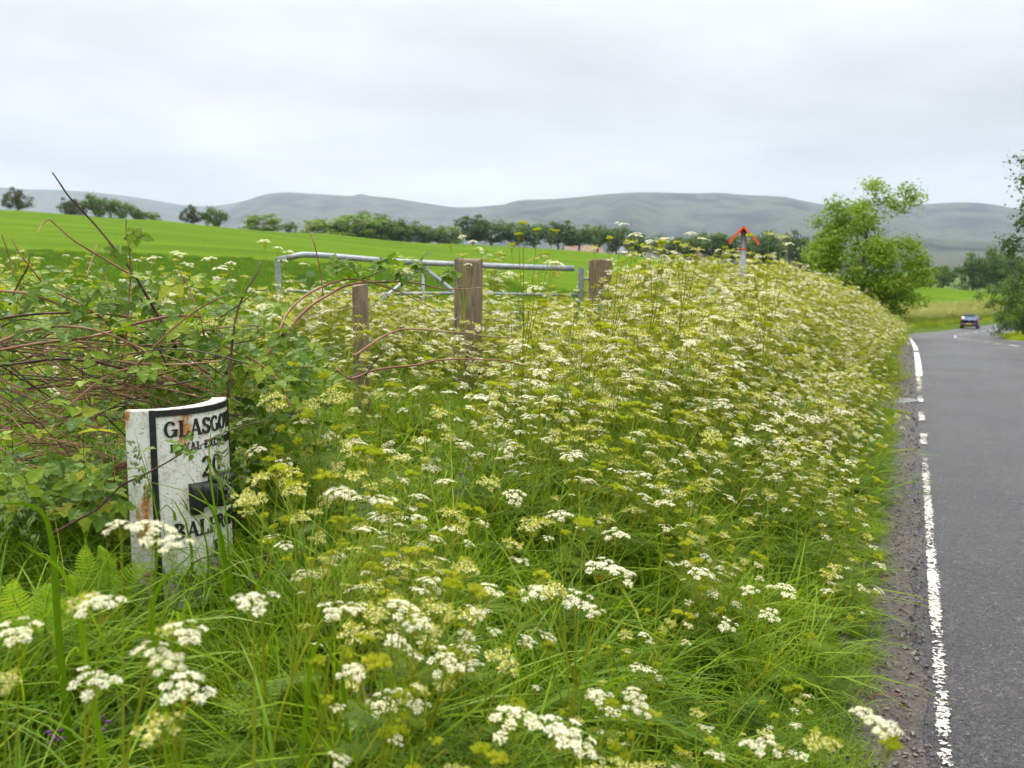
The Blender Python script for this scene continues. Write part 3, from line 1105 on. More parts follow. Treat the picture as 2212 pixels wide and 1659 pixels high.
tube_part('top_rail', [at(597, 562, 11.7), at(655, 550, 11.72), at(700, 552, 11.76), at(840, 564, 11.85), at(985, 571, 11.95), at(1100, 576, 12.0), at(1240, 580, 12.1)], 0.034, M['galv'], gate)
for dz in (0.34, 0.56, 0.76, 0.95):
    tube_part('rail', [gpt(0, dz + 0.02), gpt(0.3, dz + 0.03 * (dz < 0.5)), gpt(0.6, dz - 0.01), gpt(1, dz - 0.02)], 0.019, M['galv'], gate, 6)
for q in (0.0, 1.0):
    p0, p1 = gpt(q, -0.005), gpt(q, 1.02)
    w = MB()
    d = (GB - GA).normalized()
    w.box(-0.03, 0.03, -0.03, 0.03, -1.02, 0.0, M=Matrix.Translation(gpt(q, -0.01)) @ Matrix.Rotation(math.atan2(d.y, d.x), 4, 'Z'))
    obj('stile', w.mesh('stile', M['galv']), gate)
tube_part('brace', [gpt(0.47, 0.03), gpt(0.16, 0.96)], 0.024, M['galv'], gate, 4)
tube_part('brace', [gpt(0.47, 0.03), gpt(0.80, 0.96)], 0.024, M['galv'], gate, 4)
tube_part('brace', [gpt(0.47, 0.0), gpt(0.47, 0.97)], 0.022, M['galv'], gate, 4)
for dz in (0.12, 0.88):
    tube_part('hinge', [gpt(1.0, dz), gpt(1.035, dz)], 0.016, M['galv'], gate, 6)
tube_part('latch', [gpt(0.0, 0.42), gpt(-0.03, 0.42), gpt(-0.035, 0.36)], 0.010, M['galv'], gate, 6)


def post(name, px, top, Y, dia, label, sides=14, tilt=(0, 0), square=False):
    p = at(px, top, Y)
    g = gz(p.x, p.y)
    H = p.z - g
    rs = random.Random(px)
    o = thing(name, label, 'fence post', (p.x, p.y, g - 0.3), (tilt[0], tilt[1], rs.uniform(0, 1)))
    b = MB()
    r = dia / 2
    if square:
        b.box(-r, r, -r, r, 0, H + 0.3)
        b.v[4:8] = [(x * 0.97, y * 0.97, z + rs.uniform(-0.012, 0.012)) for x, y, z in b.v[4:8]]
    else:
        zs = [0, (H + 0.3) * 0.3, (H + 0.3) * 0.55, (H + 0.3) * 0.8, H + 0.285, H + 0.30]
        ph = rs.uniform(0, 6)
        rings = []
        for i, z in enumerate(zs):
            k = 0.93 if i == 5 else 1.0
            rings.append([(r * k * (1 + 0.05 * math.sin(3 * a + ph) + 0.03 * math.sin(7 * a + z * 3)) * math.cos(a),
                           r * k * (1 + 0.05 * math.sin(3 * a + ph) + 0.03 * math.sin(7 * a + z * 3)) * math.sin(a), z + (0.012 * math.sin(a * 2 + ph) if i > 3 else 0))
                          for a in [2 * PI * j / sides for j in range(sides)]])
        vs_ = [q for r_ in rings for q in r_]
        fs_ = [(i * sides + j, i * sides + (j + 1) % sides, (i + 1) * sides + (j + 1) % sides, (i + 1) * sides + j) for i in range(5) for j in range(sides)]
        fs_.append(tuple(5 * sides + j for j in range(sides)))
        b.add(vs_, fs_)
    obj('timber', b.mesh('timber', M['wood'], False), o)
    # staples holding the wire
    for k in range(3):
        obj('staple', MB().tube([(-0.008, -r * 1.02, H + 0.3 - 0.16 - 0.22 * k), (0.0, -r * 1.02 - 0.012, H + 0.3 - 0.165 - 0.22 * k), (0.008, -r * 1.02, H + 0.3 - 0.17 - 0.22 * k)], 0.002, 4).mesh('staple', M['wire']), o)
    return p


pa = post('fence_post', 778, 617, 6.75, 0.10, 'slim reddish wooden fence post under the arching bramble', square=True)
pb = post('strainer_post', 1006, 560, 8.0, 0.225, 'thick round weathered strainer post in front of the gate', 16, (0.0, 0.012))
pc = post('gate_post', 1298, 561, 11.9, 0.27, 'thick round gate post at the right end of the gate, wrapped in cow parsley', 16)
# two strands of wire from the slim post to the strainer post
wf = thing('wire_fence', 'sagging fence wires strung between the slim post and the thick strainer post', 'wire fence')
for k, dz in enumerate((0.13, 0.36, 0.58)):
    a, b_ = Vector((pa.x, pa.y - 0.06, pa.z - dz)), Vector((pb.x, pb.y - 0.12, pb.z - 0.05 - dz * 1.05))
    a0 = a + (a - b_) * 1.2
    pts = [a0, a] + [a.lerp(b_, q) - Vector((0, 0, 0.05 * math.sin(PI * q))) for q in (0.25, 0.5, 0.75)] + [b_]
    w = MB().tube(pts, 0.0018, 4)
    if k == 0:
        for q in np.linspace(0.05, 0.95, 14):
            c = a.lerp(b_, q) - Vector((0, 0, 0.05 * math.sin(PI * q)))
            w.tube([c + Vector((-0.01, 0, -0.012)), c + Vector((0.01, 0, 0.012))], 0.001, 3)
            w.tube([c + Vector((0.01, 0, -0.01)), c + Vector((-0.01, 0, 0.012))], 0.001, 3)
    obj('wire', w.mesh('wire', M['wire']), wf)

# ------------------------------------------------------------------ orange pipeline marker
MY = 13.0
mp = at(1607, 490, MY)
mg = gz(mp.x, mp.y)
mk = thing('marker_post', 'grey marker pole with orange roof-shaped cap rising from the cow parsley', 'marker post', (mp.x, mp.y, mg - 0.3))
H = mp.z - mg + 0.3
sc_ = MY / FPX
obj('pole', MB().tube([(0, 0, 0), (0, 0, H * 0.5), (0.0, 0, H - 0.012)], 0.036, 14).mesh('pole', M['galv'], True), mk)
obj('reflective_band', MB().tube([(0, 0, H - 49 * sc_), (0, 0, H - 45 * sc_)], 0.0385, 14).mesh('reflective_band', M['orange'], True), mk)
for sgn, ex, ez in ((-1, 28 * sc_, 30 * sc_), (1, 31 * sc_, 33 * sc_)):
    b = MB()
    L_t = Vector((sgn * ex, 0, -ez))
    nrm = Vector((-sgn * L_t.z, 0, sgn * L_t.x)).normalized() * -1
    if nrm.z < 0:
        nrm = -nrm
    wd = 0.11
    v = []
    for dn in (-0.014, 0.012):
        for yy in (-wd, wd):
            for q in (0, 1):
                v.append(Vector((0, yy, H)) + L_t * q + nrm * dn)
    b.add(v, [(0, 1, 3, 2), (4, 6, 7, 5), (0, 4, 5, 1), (2, 3, 7, 6), (1, 5, 7, 3), (0, 2, 6, 4)])
    # turned-down lip along the eave
    e0 = Vector((0, 0, H)) + L_t
    b.box(e0.x - 0.012, e0.x + 0.012, -wd, wd, e0.z - 0.035, e0.z + 0.01)
    obj('roof_plate', b.mesh('roof_plate', M['orange']), mk)
mk.rotation_euler = (0, 0, math.radians(-14))

# ------------------------------------------------------------------ car
def car():
    M['car_paint'] = plain('dark_blue_car_paint', (0.05, 0.08, 0.17), 0.2, 0.7, 0.25)
    M['car_black'] = plain('black_plastic', (0.015, 0.015, 0.016), 0.5)
    M['car_glass'] = plain('car_glass', (0.22, 0.26, 0.24), 0.05, 0.7)
    M['lamp_red'] = plain('red_lamp', (0.55, 0.02, 0.02), 0.2, 0.6)
    M['plate'] = plain('yellow_plate', (0.80, 0.42, 0.02), 0.4)
    M['tyre'] = plain('tyre_rubber', (0.012, 0.012, 0.012), 0.8)
    M['rim'] = plain('alloy_rim', (0.4, 0.4, 0.42), 0.3, 0.5, 0.6)
    M['chrome'] = plain('chrome_badge', (0.6, 0.6, 0.62), 0.15, 0.5, 0.8)
    t_c = 119.0
    x, y = on_path(t_c, 0.65)
    h = float(np.interp(t_c, PT, PH))
    g = float(zroad(t_c))
    slope = math.atan((float(zroad(t_c + 2)) - float(zroad(t_c - 2))) / 4)
    t = thing('hatchback_car', 'dark blue hatchback driving away on the far stretch of road', 'car', (float(x), float(y), g + 0.01), (slope, 0, -h + math.radians(3)))
    # cross sections from the rear (y = -2) to the nose (y = 2): y, sill z, belt z, roof z, half widths
    sec = [(-1.98, 0.42, 0.86, 0.88, 0.62, 0.74, 0.70), (-1.93, 0.30, 0.95, 0.98, 0.76, 0.82, 0.74), (-1.75, 0.22, 0.98, 1.22, 0.82, 0.86, 0.66), (-1.45, 0.20, 0.98, 1.42, 0.84, 0.87, 0.60),
           (-0.9, 0.19, 0.97, 1.49, 0.84, 0.87, 0.60), (-0.1, 0.19, 0.95, 1.50, 0.84, 0.87, 0.60), (0.5, 0.19, 0.94, 1.40, 0.84, 0.87, 0.62), (1.05, 0.20, 0.93, 0.98, 0.84, 0.86, 0.74),
           (1.6, 0.22, 0.82, 0.86, 0.82, 0.83, 0.70), (1.95, 0.30, 0.66, 0.70, 0.70, 0.72, 0.60), (2.05, 0.40, 0.55, 0.57, 0.55, 0.58, 0.50)]
    b = MB()
    n = 10
    for (yy, z0, z1, z2, w0, w1, w2) in sec:
        for X, Z in [(w0 * 0.8, z0), (w0, z0 + 0.08), (w1, (z0 + z1) / 2), (w1 * 0.99, z1), (w2, z2 - 0.05 * (z2 - z1)), ]:
            b.v.append((X, yy, Z))
        for X, Z in [(w2, z2 - 0.05 * (z2 - z1)), (w1 * 0.99, z1), (w1, (z0 + z1) / 2), (w0, z0 + 0.08), (w0 * 0.8, z0)]:
            b.v.append((-X, yy, Z))
    # roof crown: raise the middle slightly
    b.n = len(b.v)
    for i in range(len(sec) - 1):
        for j in range(n):
            j2 = (j + 1) % n
            b.f.append((i * n + j, i * n + j2, (i + 1) * n + j2, (i + 1) * n + j))
            b.m.append(0)
    b.f += [tuple(range(n)), tuple(reversed(range((len(sec) - 1) * n, len(sec) * n)))]
    b.m += [0, 0]
    obj('body', b.mesh('body', M['car_paint'], True), t)
    obj('rear_window', MB().add([(-0.70, -1.90, 1.02), (0.70, -1.90, 1.02), (0.60, -1.60, 1.36), (-0.60, -1.60, 1.36), (-0.70, -1.86, 1.0), (0.70, -1.86, 1.0), (0.60, -1.55, 1.34), (-0.60, -1.55, 1.34)],
                                [(0, 1, 2, 3), (4, 7, 6, 5), (0, 4, 5, 1), (1, 5, 6, 2), (2, 6, 7, 3), (3, 7, 4, 0)]).mesh('rear_window', M['car_glass']), t)
    obj('spoiler', MB().box(-0.60, 0.60, -1.72, -1.40, 1.405, 1.455).mesh('spoiler', M['car_paint']), t)
    for sg in (-1, 1):
        for y0, y1, zt in ((-1.35, -0.45, 1.40), (-0.38, 0.62, 1.40)):
            xb, xt = 0.872, 0.655
            w = MB().add([(sg * xb, y0, 1.0), (sg * xb, y1, 0.99), (sg * xt, y1 - 0.25 * (y1 > 0), zt), (sg * xt, y0 + 0.1 * (y0 < -1), zt),
                          (sg * (xb - 0.03), y0, 1.0), (sg * (xb - 0.03), y1, 0.99), (sg * (xt - 0.03), y1 - 0.25 * (y1 > 0), zt), (sg * (xt - 0.03), y0 + 0.1 * (y0 < -1), zt)],
                         [(0, 1, 2, 3), (4, 7, 6, 5), (0, 4, 5, 1), (1, 5, 6, 2), (2, 6, 7, 3), (3, 7, 4, 0)])
            obj('side_window', w.mesh('side_window', M['car_glass']), t)
        obj('tail_lamp', MB().box(min(sg * 0.60, sg * 0.85), max(sg * 0.60, sg * 0.85), -1.975, -1.80, 0.80, 0.97).mesh('tail_lamp', M['lamp_red']), t)
        obj('reflector', MB().box(min(sg * 0.5, sg * 0.72), max(sg * 0.5, sg * 0.72), -2.015, -1.95, 0.44, 0.52).mesh('reflector', M['lamp_red']), t)
        m = obj('wing_mirror', MB().box(min(sg * 0.87, sg * 1.06), max(sg * 0.87, sg * 1.06), 0.50, 0.62, 0.96, 1.10).mesh('wing_mirror', M['car_black']), t)
        for yy in (-1.25, 1.3):
            wh = thing('wheel', None, None)
            wh.parent = t
            wh.location = (sg * 0.76, yy, 0.31)
            obj('tyre', MB().tube([(-0.1, 0, 0), (-0.08, 0, 0), (0.08, 0, 0), (0.1, 0, 0)], [0.29, 0.31, 0.31, 0.29], 18).mesh('tyre', M['tyre'], False), wh)
            obj('rim', MB().tube([(-0.106, 0, 0), (0.106, 0, 0)], 0.2, 12).mesh('rim', M['rim']), wh)
    obj('bumper', MB().box(-0.78, 0.78, -2.03, -1.80, 0.26, 0.42).mesh('bumper', M['car_black']), t)
    obj('number_plate', MB().box(-0.26, 0.26, -2.05, -2.0, 0.44, 0.56).mesh('number_plate', M['plate']), t)
    obj('badge', MB().tube([(0, -2.0, 0.80), (0, -1.96, 0.80)], 0.06, 12).mesh('badge', M['chrome']), t)


car()

# distant gate and posts beside the far road
fg = thing('far_field_gate', 'tiny pale gate left of the car at the far field edge', 'gate')
x0, y0 = on_path(93, -3.0)
x1, y1 = on_path(98, -3.6)
z0, z1 = gz(x0, y0), gz(x1, y1)
for dz in (0.45, 0.8, 1.15):
    tube_part('rail', [(float(x0), float(y0), z0 + dz), (float(x1), float(y1), z1 + dz)], 0.035, M['galv'], fg, 5)
for x, y, z in ((x0, y0, z0), (x1, y1, z1)):
    tube_part('stile', [(float(x), float(y), z), (float(x), float(y), z + 1.2)], 0.04, M['galv'], fg, 5)
for t_, lb in ((101, 'dark far fence post nearest the small gate'), (105.5, 'dark far fence post just left of the car')):
    x, y = on_path(t_, -3.2)
    z = gz(x, y)
    o = obj('far_fence_post', MB().tube([(0, 0, -0.2), (0, 0, 0.6), (0, 0, 1.4)], [0.07, 0.065, 0.06], 8).mesh('far_fence_post', M['wood']), loc=(float(x), float(y), z))
    tag(o, lb, 'fence post')

# ------------------------------------------------------------------ milestone
def milestone():
    YB = 3.756
    B = at(321, 886, YB)
    R = 0.28                                    # the casting is a curved shell, open at the back
    T0, T1 = 15.0, 122.0                        # tangent bearing at the two borders of the lettered panel
    ztop = B.z
    base = gz(B.x, B.y) - 0.25
    Hh = ztop - base
    C = B + Vector((-R * math.sin(math.radians(T0)), R * math.cos(math.radians(T0)), 0))
    t = thing('milestone', 'white and black cast iron milestone, rust streaked, lettered with distances', 'milestone', (C.x, C.y, base), (0, 0, 0))

    def P(phi, z, out=0.0):
        """point on the rounded front: phi 0..180 across the panel, z from the top down"""
        k = 1 + 0.03 * (z / Hh)
        a = math.radians(T0 + (T1 - T0) * phi / 180.0)
        r = R * k + out
        return (r * math.sin(a), -r * math.cos(a), Hh - z)

    ph = np.linspace(-30, 158, 55)
    rows = [0, 0.005, 0.02, 0.1, 0.25, 0.45, 0.65, 0.85, Hh]
    b = MB()
    m = len(ph)
    for ri, z in enumerate(rows):
        e = 0.004 if ri == 0 else 0.0
        for q in ph:
            b.v.append(P(q, z, -e + 0.0012 * math.sin(q * 0.21 + z * 9)))
    for ri, z in enumerate(rows):
        for q in ph:
            b.v.append(P(q, z, -0.03 - 0.03 * float(sstep(0, 110, q))))
    b.n = len(b.v)
    b.t = []
    o_ = len(rows) * m
    for i in range(len(rows) - 1):
        for j in range(m - 1):
            k = i * m + j
            b.f.append((k, k + m, k + m + 1, k + 1))
            b.f.append((o_ + k, o_ + k + 1, o_ + k + m + 1, o_ + k + m))
        k = i * m
        b.f.append((k, o_ + k, o_ + k + m, k + m))
        k = i * m + m - 1
        b.f.append((k, k + m, o_ + k + m, o_ + k))
    for j in range(m - 1):
        b.f.append((j, j + 1, o_ + j + 1, o_ + j))
    b.m = [0] * len(b.f)
    obj('body', b.mesh('body', M['iron_white']), t)

    def patch(bm, quad, out0, out1):
        """raised quad given as four (phi, z) corners"""
        vs_ = [P(p, z, out0) for p, z in quad] + [P(p, z, out1) for p, z in quad]
        bm.add(vs_, [(0, 1, 2, 3)[::-1], (4, 5, 6, 7), (0, 1, 5, 4), (1, 2, 6, 5), (2, 3, 7, 6), (3, 0, 4, 7)])

    # black frame: upright bars and top band
    for a0, a1 in ((0.0, 8.2), (149.5, 157.5)):
        f = MB()
        zs = np.linspace(0.0, Hh, 14)
        for i in range(13):
            patch(f, [(a0, zs[i] + 0.002), (a1, zs[i] + 0.002), (a1, zs[i + 1] + 0.002), (a0, zs[i + 1] + 0.002)], -0.01, 0.0055 + 0.0008 * math.sin(i * 2.3))
        obj('border_bar', f.mesh('border_bar', M['iron_black']), t)
    f = MB()
    ps = np.linspace(8.2, 149.5, 40)
    for i in range(39):
        patch(f, [(ps[i], 0.0035), (ps[i + 1], 0.0035), (ps[i + 1], 0.027), (ps[i], 0.027)], -0.01, 0.006 + 0.0006 * math.sin(i * 1.7))
    obj('border_band', f.mesh('border_band', M['iron_black']), t)

    T, Nn = 0.20, 0.10

    def seg(x0, y0, x1, y1, w, horiz=False):
        dx, dy = x1 - x0, y1 - y0
        if abs(dy) >= abs(dx) * 0.35 and not horiz:      # upright stroke: width measured across
            return [[(x0 - w / 2, y0), (x0 + w / 2, y0), (x1 + w / 2, y1), (x1 - w / 2, y1)]]
        return [[(x0, y0 - w / 2), (x1, y1 - w / 2), (x1, y1 + w / 2), (x0, y0 + w / 2)]]

    def arc(cx, cy, rx, ry, a0, a1, wt=T, wn=Nn, k=14):
        out = []
        A = np.radians(np.linspace(a0, a1, k + 1))
        for i in range(k):
            q = []
            for a, inn in ((A[i], 1), (A[i], 0), (A[i + 1], 0), (A[i + 1], 1)):
                w = wn + (wt - wn) * abs(math.cos(a))
                q.append((cx + (rx - inn * w) * math.cos(a), cy + (ry - inn * w) * math.sin(a)))
            out.append(q)
        return out

    def sf(x, y, w=0.34):
        return seg(x - w / 2, y, x + w / 2, y, 0.09)

    GL = {
        'G': (0.88, arc(0.42, 0.5, 0.40, 0.5, 38, 325) + seg(0.74, 0.06, 0.74, 0.45, T) + sf(0.70, 0.45, 0.36)),
        'L': (0.78, seg(0.24, 0, 0.24, 1, T) + sf(0.24, 0.955) + seg(0.06, 0.045, 0.72, 0.045, 0.09) + seg(0.70, 0.05, 0.70, 0.30, 0.09)),
        'A': (0.92, seg(0.14, 0, 0.46, 1, Nn) + seg(0.76, 0, 0.46, 1, T) + seg(0.26, 0.33, 0.66, 0.33, 0.09) + sf(0.14, 0.045, 0.28) + sf(0.76, 0.045, 0.34)),
        'S': (0.74, arc(0.37, 0.73, 0.30, 0.27, 30, 270) + arc(0.37, 0.26, 0.33, 0.28, -150, 90) + seg(0.64, 0.72, 0.64, 0.95, 0.09) + seg(0.08, 0.05, 0.08, 0.30, 0.09)),
        'O': (0.88, arc(0.44, 0.5, 0.42, 0.5, 0, 360, k=22)),
        'W': (1.20, seg(0.34, 0, 0.12, 1, T) + seg(0.36, 0, 0.60, 1, Nn) + seg(0.84, 0, 0.60, 1, T) + seg(0.86, 0, 1.08, 1, Nn) + sf(0.12, 0.955) + sf(0.60, 0.955) + sf(1.08, 0.955, 0.26)),
        'R': (0.90, seg(0.22, 0, 0.22, 1, T) + sf(0.22, 0.955) + sf(0.22, 0.045) + arc(0.40, 0.745, 0.34, 0.255, -90, 90) + seg(0.22, 0.955, 0.42, 0.955, 0.09) + seg(0.22, 0.50, 0.42, 0.50, 0.09) + seg(0.80, 0.02, 0.48, 0.52, T * 0.9)),
        'Y': (0.90, seg(0.45, 0, 0.45, 0.48, T) + seg(0.45, 0.45, 0.14, 1, T * 0.9) + seg(0.45, 0.45, 0.76, 1, Nn) + sf(0.45, 0.045) + sf(0.14, 0.955, 0.3) + sf(0.76, 0.955, 0.26)),
        'E': (0.80, seg(0.22, 0, 0.22, 1, T) + seg(0.06, 0.955, 0.72, 0.955, 0.09) + seg(0.06, 0.045, 0.74, 0.045, 0.09) + seg(0.22, 0.52, 0.56, 0.52, 0.09) + seg(0.70, 0.72, 0.70, 0.98, 0.09) + seg(0.72, 0.02, 0.72, 0.28, 0.09)),
        'X': (0.92, seg(0.78, 0, 0.16, 1, T) + seg(0.16, 0, 0.76, 1, Nn) + sf(0.16, 0.045, 0.28) + sf(0.78, 0.045, 0.32) + sf(0.16, 0.955, 0.32) + sf(0.76, 0.955, 0.28)),
        'C': (0.84, arc(0.43, 0.5, 0.41, 0.5, 40, 320) + seg(0.74, 0.68, 0.74, 0.95, 0.09)),
        'H': (0.98, seg(0.22, 0, 0.22, 1, T) + seg(0.76, 0, 0.76, 1, T) + seg(0.22, 0.5, 0.76, 0.5, 0.09) + sf(0.22, 0.955) + sf(0.76, 0.955) + sf(0.22, 0.045) + sf(0.76, 0.045)),
        'N': (0.96, seg(0.18, 0, 0.18, 1, Nn) + seg(0.78, 0, 0.20, 1, T) + seg(0.78, 0, 0.78, 1, Nn) + sf(0.16, 0.955, 0.3) + sf(0.78, 0.955, 0.3) + sf(0.18, 0.045, 0.3)),
        'B': (0.84, seg(0.22, 0, 0.22, 1, T) + arc(0.38, 0.755, 0.32, 0.245, -90, 90) + arc(0.38, 0.27, 0.38, 0.27, -90, 90) + seg(0.06, 0.955, 0.40, 0.955, 0.09) + seg(0.06, 0.045, 0.40, 0.045, 0.09) + seg(0.22, 0.52, 0.40, 0.52, 0.08)),
        'F': (0.76, seg(0.22, 0, 0.22, 1, T) + seg(0.06, 0.955, 0.70, 0.955, 0.09) + seg(0.22, 0.52, 0.52, 0.52, 0.09) + seg(0.68, 0.72, 0.68, 0.98, 0.09) + sf(0.22, 0.045)),
        '2': (0.80, arc(0.38, 0.70, 0.32, 0.30, -30, 170) + seg(0.12, 0.04, 0.60, 0.56, T * 0.8) + seg(0.06, 0.05, 0.72, 0.05, 0.13)),
        '0': (0.84, arc(0.40, 0.5, 0.36, 0.5, 0, 360, k=22)),
        '1': (0.50, seg(0.25, 0, 0.25, 1, T) + sf(0.25, 0.045) + seg(0.10, 0.86, 0.25, 0.96, 0.1)),
        ' ': (0.55, []),
    }

    def text(s, z0, h, p0, p1):
        """word with cap height h, its top z0 below the milestone's top, spread from p0 to p1 degrees; one mesh per letter"""
        tot = sum(GL[c][0] for c in s)
        x = 0.0
        for c in s:
            w, quads = GL[c]
            if quads:
                f = MB()
                for qi, q in enumerate(quads):
                    o = 0.0045 + 0.00025 * (qi % 5)
                    patch(f, [(p0 + (x + X) / tot * (p1 - p0), z0 + h * (1 - Yy)) for X, Yy in q], -0.004, o)
                obj('letter', f.mesh('letter', M['iron_black']), t)
            x += w

    text('GLASGOW', 0.047, 0.064, 17, 145)
    text('ROYAL EXCHANGE', 0.137, 0.031, 24, 143)
    text('20', 0.200, 0.080, 66, 104)
    text('BALFRON', 0.448, 0.062, 24, 143)
    text('1', 0.545, 0.068, 79, 92)

    # pointing hand in relief: cuff, fist, finger
    hd = MB()

    def lump(p0, p1, z0, z1, out, nph=6, nz=6, rnd=0.7):
        vs_, fs_ = [], []
        for i in range(nph + 1):
            for j in range(nz + 1):
                a, c = i / nph, j / nz
                o = out * (max(0.0, 1 - abs(2 * a - 1) ** 3) ** 0.5 * max(0.0, 1 - abs(2 * c - 1) ** 2.4) ** 0.5) ** rnd
                vs_.append(P(p0 + (p1 - p0) * a, z0 + (z1 - z0) * c, -0.002 + o))
        for i in range(nph):
            for j in range(nz):
                k = i * (nz + 1) + j
                fs_.append((k, k + 1, k + nz + 2, k + nz + 1))
        hd.add(vs_, fs_)
    lump(46, 64, 0.298, 0.428, 0.036, 8, 12, 0.5)          # cuff
    lump(58, 104, 0.300, 0.405, 0.046, 12, 12, 0.6)         # back of the hand
    for k in range(3):
        lump(84 + k, 116 - 4 * k, 0.332 + 0.026 * k, 0.362 + 0.026 * k, 0.054, 8, 6)   # folded fingers
    lump(92, 138, 0.298, 0.332, 0.036, 14, 6, 0.6)   # pointing finger
    lump(76, 118, 0.284, 0.312, 0.044, 10, 6)   # thumb
    obj('pointing_hand', hd.mesh('pointing_hand', M['iron_black'], True), t)
    return t


milestone()

# mossy stones lying in the verge
def stone(px, py, Y, sx, sy, sz, label, seed):
    rs = random.Random(seed)
    for Yq in np.arange(3.5, 12, 0.05):
        p = at(px, py, Yq)
        g = gz(p.x, p.y)
        if p.z < g + 0.16:
            break
    b = MB()
    nu, nv = 12, 7
    ph = [rs.uniform(0, 6.28) for _ in range(6)]
    for j in range(nv + 1):
        th = PI * j / nv
        for i in range(nu):
            a = 2 * PI * i / nu
            d = Vector((math.sin(th) * math.cos(a), math.sin(th) * math.sin(a), math.cos(th)))
            k = 1 + 0.16 * math.sin(2.3 * d.x + ph[0]) + 0.14 * math.sin(3.1 * d.y + ph[1]) + 0.1 * math.sin(5 * d.z + ph[2] + 3 * d.x)
            k += 0.05 * rs.uniform(-1, 1)
            v = Vector((d.x * sx, d.y * sy, d.z * sz)) * k
            m = max(abs(d.x), abs(d.y), abs(d.z))
            b.v.append(tuple(v / (0.55 + 0.45 * m)))
    b.n = len(b.v)
    for j in range(nv):
        for i in range(nu):
            b.f.append((j * nu + i, (j + 1) * nu + i, (j + 1) * nu + (i + 1) % nu, j * nu + (i + 1) % nu))
            b.m.append(0)
    o = obj('mossy_stone', b.mesh('mossy_stone', M['rock'], False), loc=(p.x, p.y, g + sz * 0.45), rot=(0, 0, rs.uniform(0, 6)))
    tag(o, label, 'stone')


stone(1075, 795, 6.6, 0.24, 0.16, 0.15, 'large orange-mossed stone showing through grass below the strainer post', 3)
stone(935, 800, 6.3, 0.17, 0.13, 0.12, 'grey lichened stone left of the large mossy one', 4)
stone(905, 848, 5.6, 0.20, 0.13, 0.11, 'flat stone with orange moss in the grass beneath the bramble arch', 5)
stone(830, 870, 5.3, 0.12, 0.1, 0.09, 'small stone nearest the milestone in the grass', 6)

# ------------------------------------------------------------------ plant pieces
PM = [M['stem'], M['petal'], M['cream'], M['seed'], M['pleaf']]
NV = Vector((math.cos(BEAR), -math.sin(BEAR), 0))       # across the road, away from the verge


def frame(d, roll=0.0):
    d = Vector(d).normalized()
    a = d.cross(Vector((0.2, 0.97, 0.1)))
    if a.length < 1e-3:
        a = d.cross(Vector((1, 0, 0)))
    a.normalize()
    b = d.cross(a)
    m = Matrix(((a.x, b.x, d.x), (a.y, b.y, d.y), (a.z, b.z, d.z))).to_4x4()
    return m @ Matrix.Rotation(roll, 4, 'Z')


def umbel_mb(kind, rs):
    """compound umbel: rays from one point, each carrying a small head of florets or seeds"""
    b = MB()
    nray = rs.randint(9, 13)
    spread = {'white': 0.95, 'cream': 0.9, 'seed': 0.62}[kind]
    for k in range(nray):
        if k == 0:
            th, az = 0.08, 0.0
        else:
            q = math.sqrt(k / (nray - 1.0))
            th = spread * q * rs.uniform(0.85, 1.1)
            az = k * 2.399 + rs.uniform(-0.25, 0.25)
        L = rs.uniform(0.032, 0.044) * (1 + 0.25 * th)
        d = Vector((math.sin(th) * math.cos(az), math.sin(th) * math.sin(az), math.cos(th)))
        tip = d * L
        tip.z += 0.004 * th
        b.tube([(0, 0, 0), d * L * 0.5 + Vector((0, 0, -0.003 * th)), tip], [0.0009, 0.0007, 0.0006], 3, 0, False)
        up = (d * 0.6 + Vector((0, 0, 0.7))).normalized()
        Fm = Matrix.Translation(tip) @ frame(up, rs.uniform(0, 6))
        if kind in ('white', 'cream'):
            nf = 19 if kind == 'white' else 14
            mi = 1 if kind == 'white' else 2
            for j in range(nf):
                rr = 0.0112 * math.sqrt((j + 0.4) / nf)
                a = j * 2.399 + rs.uniform(-0.3, 0.3)
                c = Vector((rr * math.cos(a), rr * math.sin(a), 0.006 - 22 * rr * rr + rs.uniform(-0.001, 0.0015)))
                r = rs.uniform(0.0022, 0.0036)
                b.tone = rs.random()
                tl = Vector((rs.uniform(-0.5, 0.5), rs.uniform(-0.5, 0.5), 1)).normalized()
                T = Fm @ Matrix.Translation(c) @ frame(tl)
                b.add([T @ Vector((r * (1 if i % 2 else 0.72) * math.cos(i * 1.2566), r * (1 if i % 2 else 0.72) * math.sin(i * 1.2566), 0.0006 * (i % 2))) for i in range(5)], [(0, 1, 2, 3, 4)], mi)
        if kind in ('seed', 'cream'):
            for j in range(13 if kind == 'seed' else 4):
                a = j * 2.399
                q = 0.75 * math.sqrt(j / 13.0)
                dd = Vector((math.sin(q) * math.cos(a), math.sin(q) * math.sin(a), math.cos(q)))
                l0, l1 = 0.004, rs.uniform(0.014, 0.021)
                b.tone = rs.random()
                s = dd.cross(Vector((0.3, 0.8, 0.4))).normalized() * 0.0021
                s2 = dd.cross(s).normalized() * 0.0021
                for sv in (s, s2):
                    b.add([Fm @ (dd * l0), Fm @ (dd * (l0 + 0.4 * (l1 - l0)) + sv), Fm @ (dd * l1), Fm @ (dd * (l0 + 0.4 * (l1 - l0)) - sv)], [(0, 1, 2, 3)], 3)
                b.tube([Fm @ Vector((0, 0, 0)), Fm @ (dd * l0)], 0.0005, 3, 0, False)
    return b


UM = {}
_r = random.Random(3)
for kind, n in (('white', 4), ('cream', 3), ('seed', 3)):
    UM[kind] = []
    for i in range(n):
        mb = umbel_mb(kind, _r)
        UM[kind].append((mb, mb.mesh('umbel', PM)))


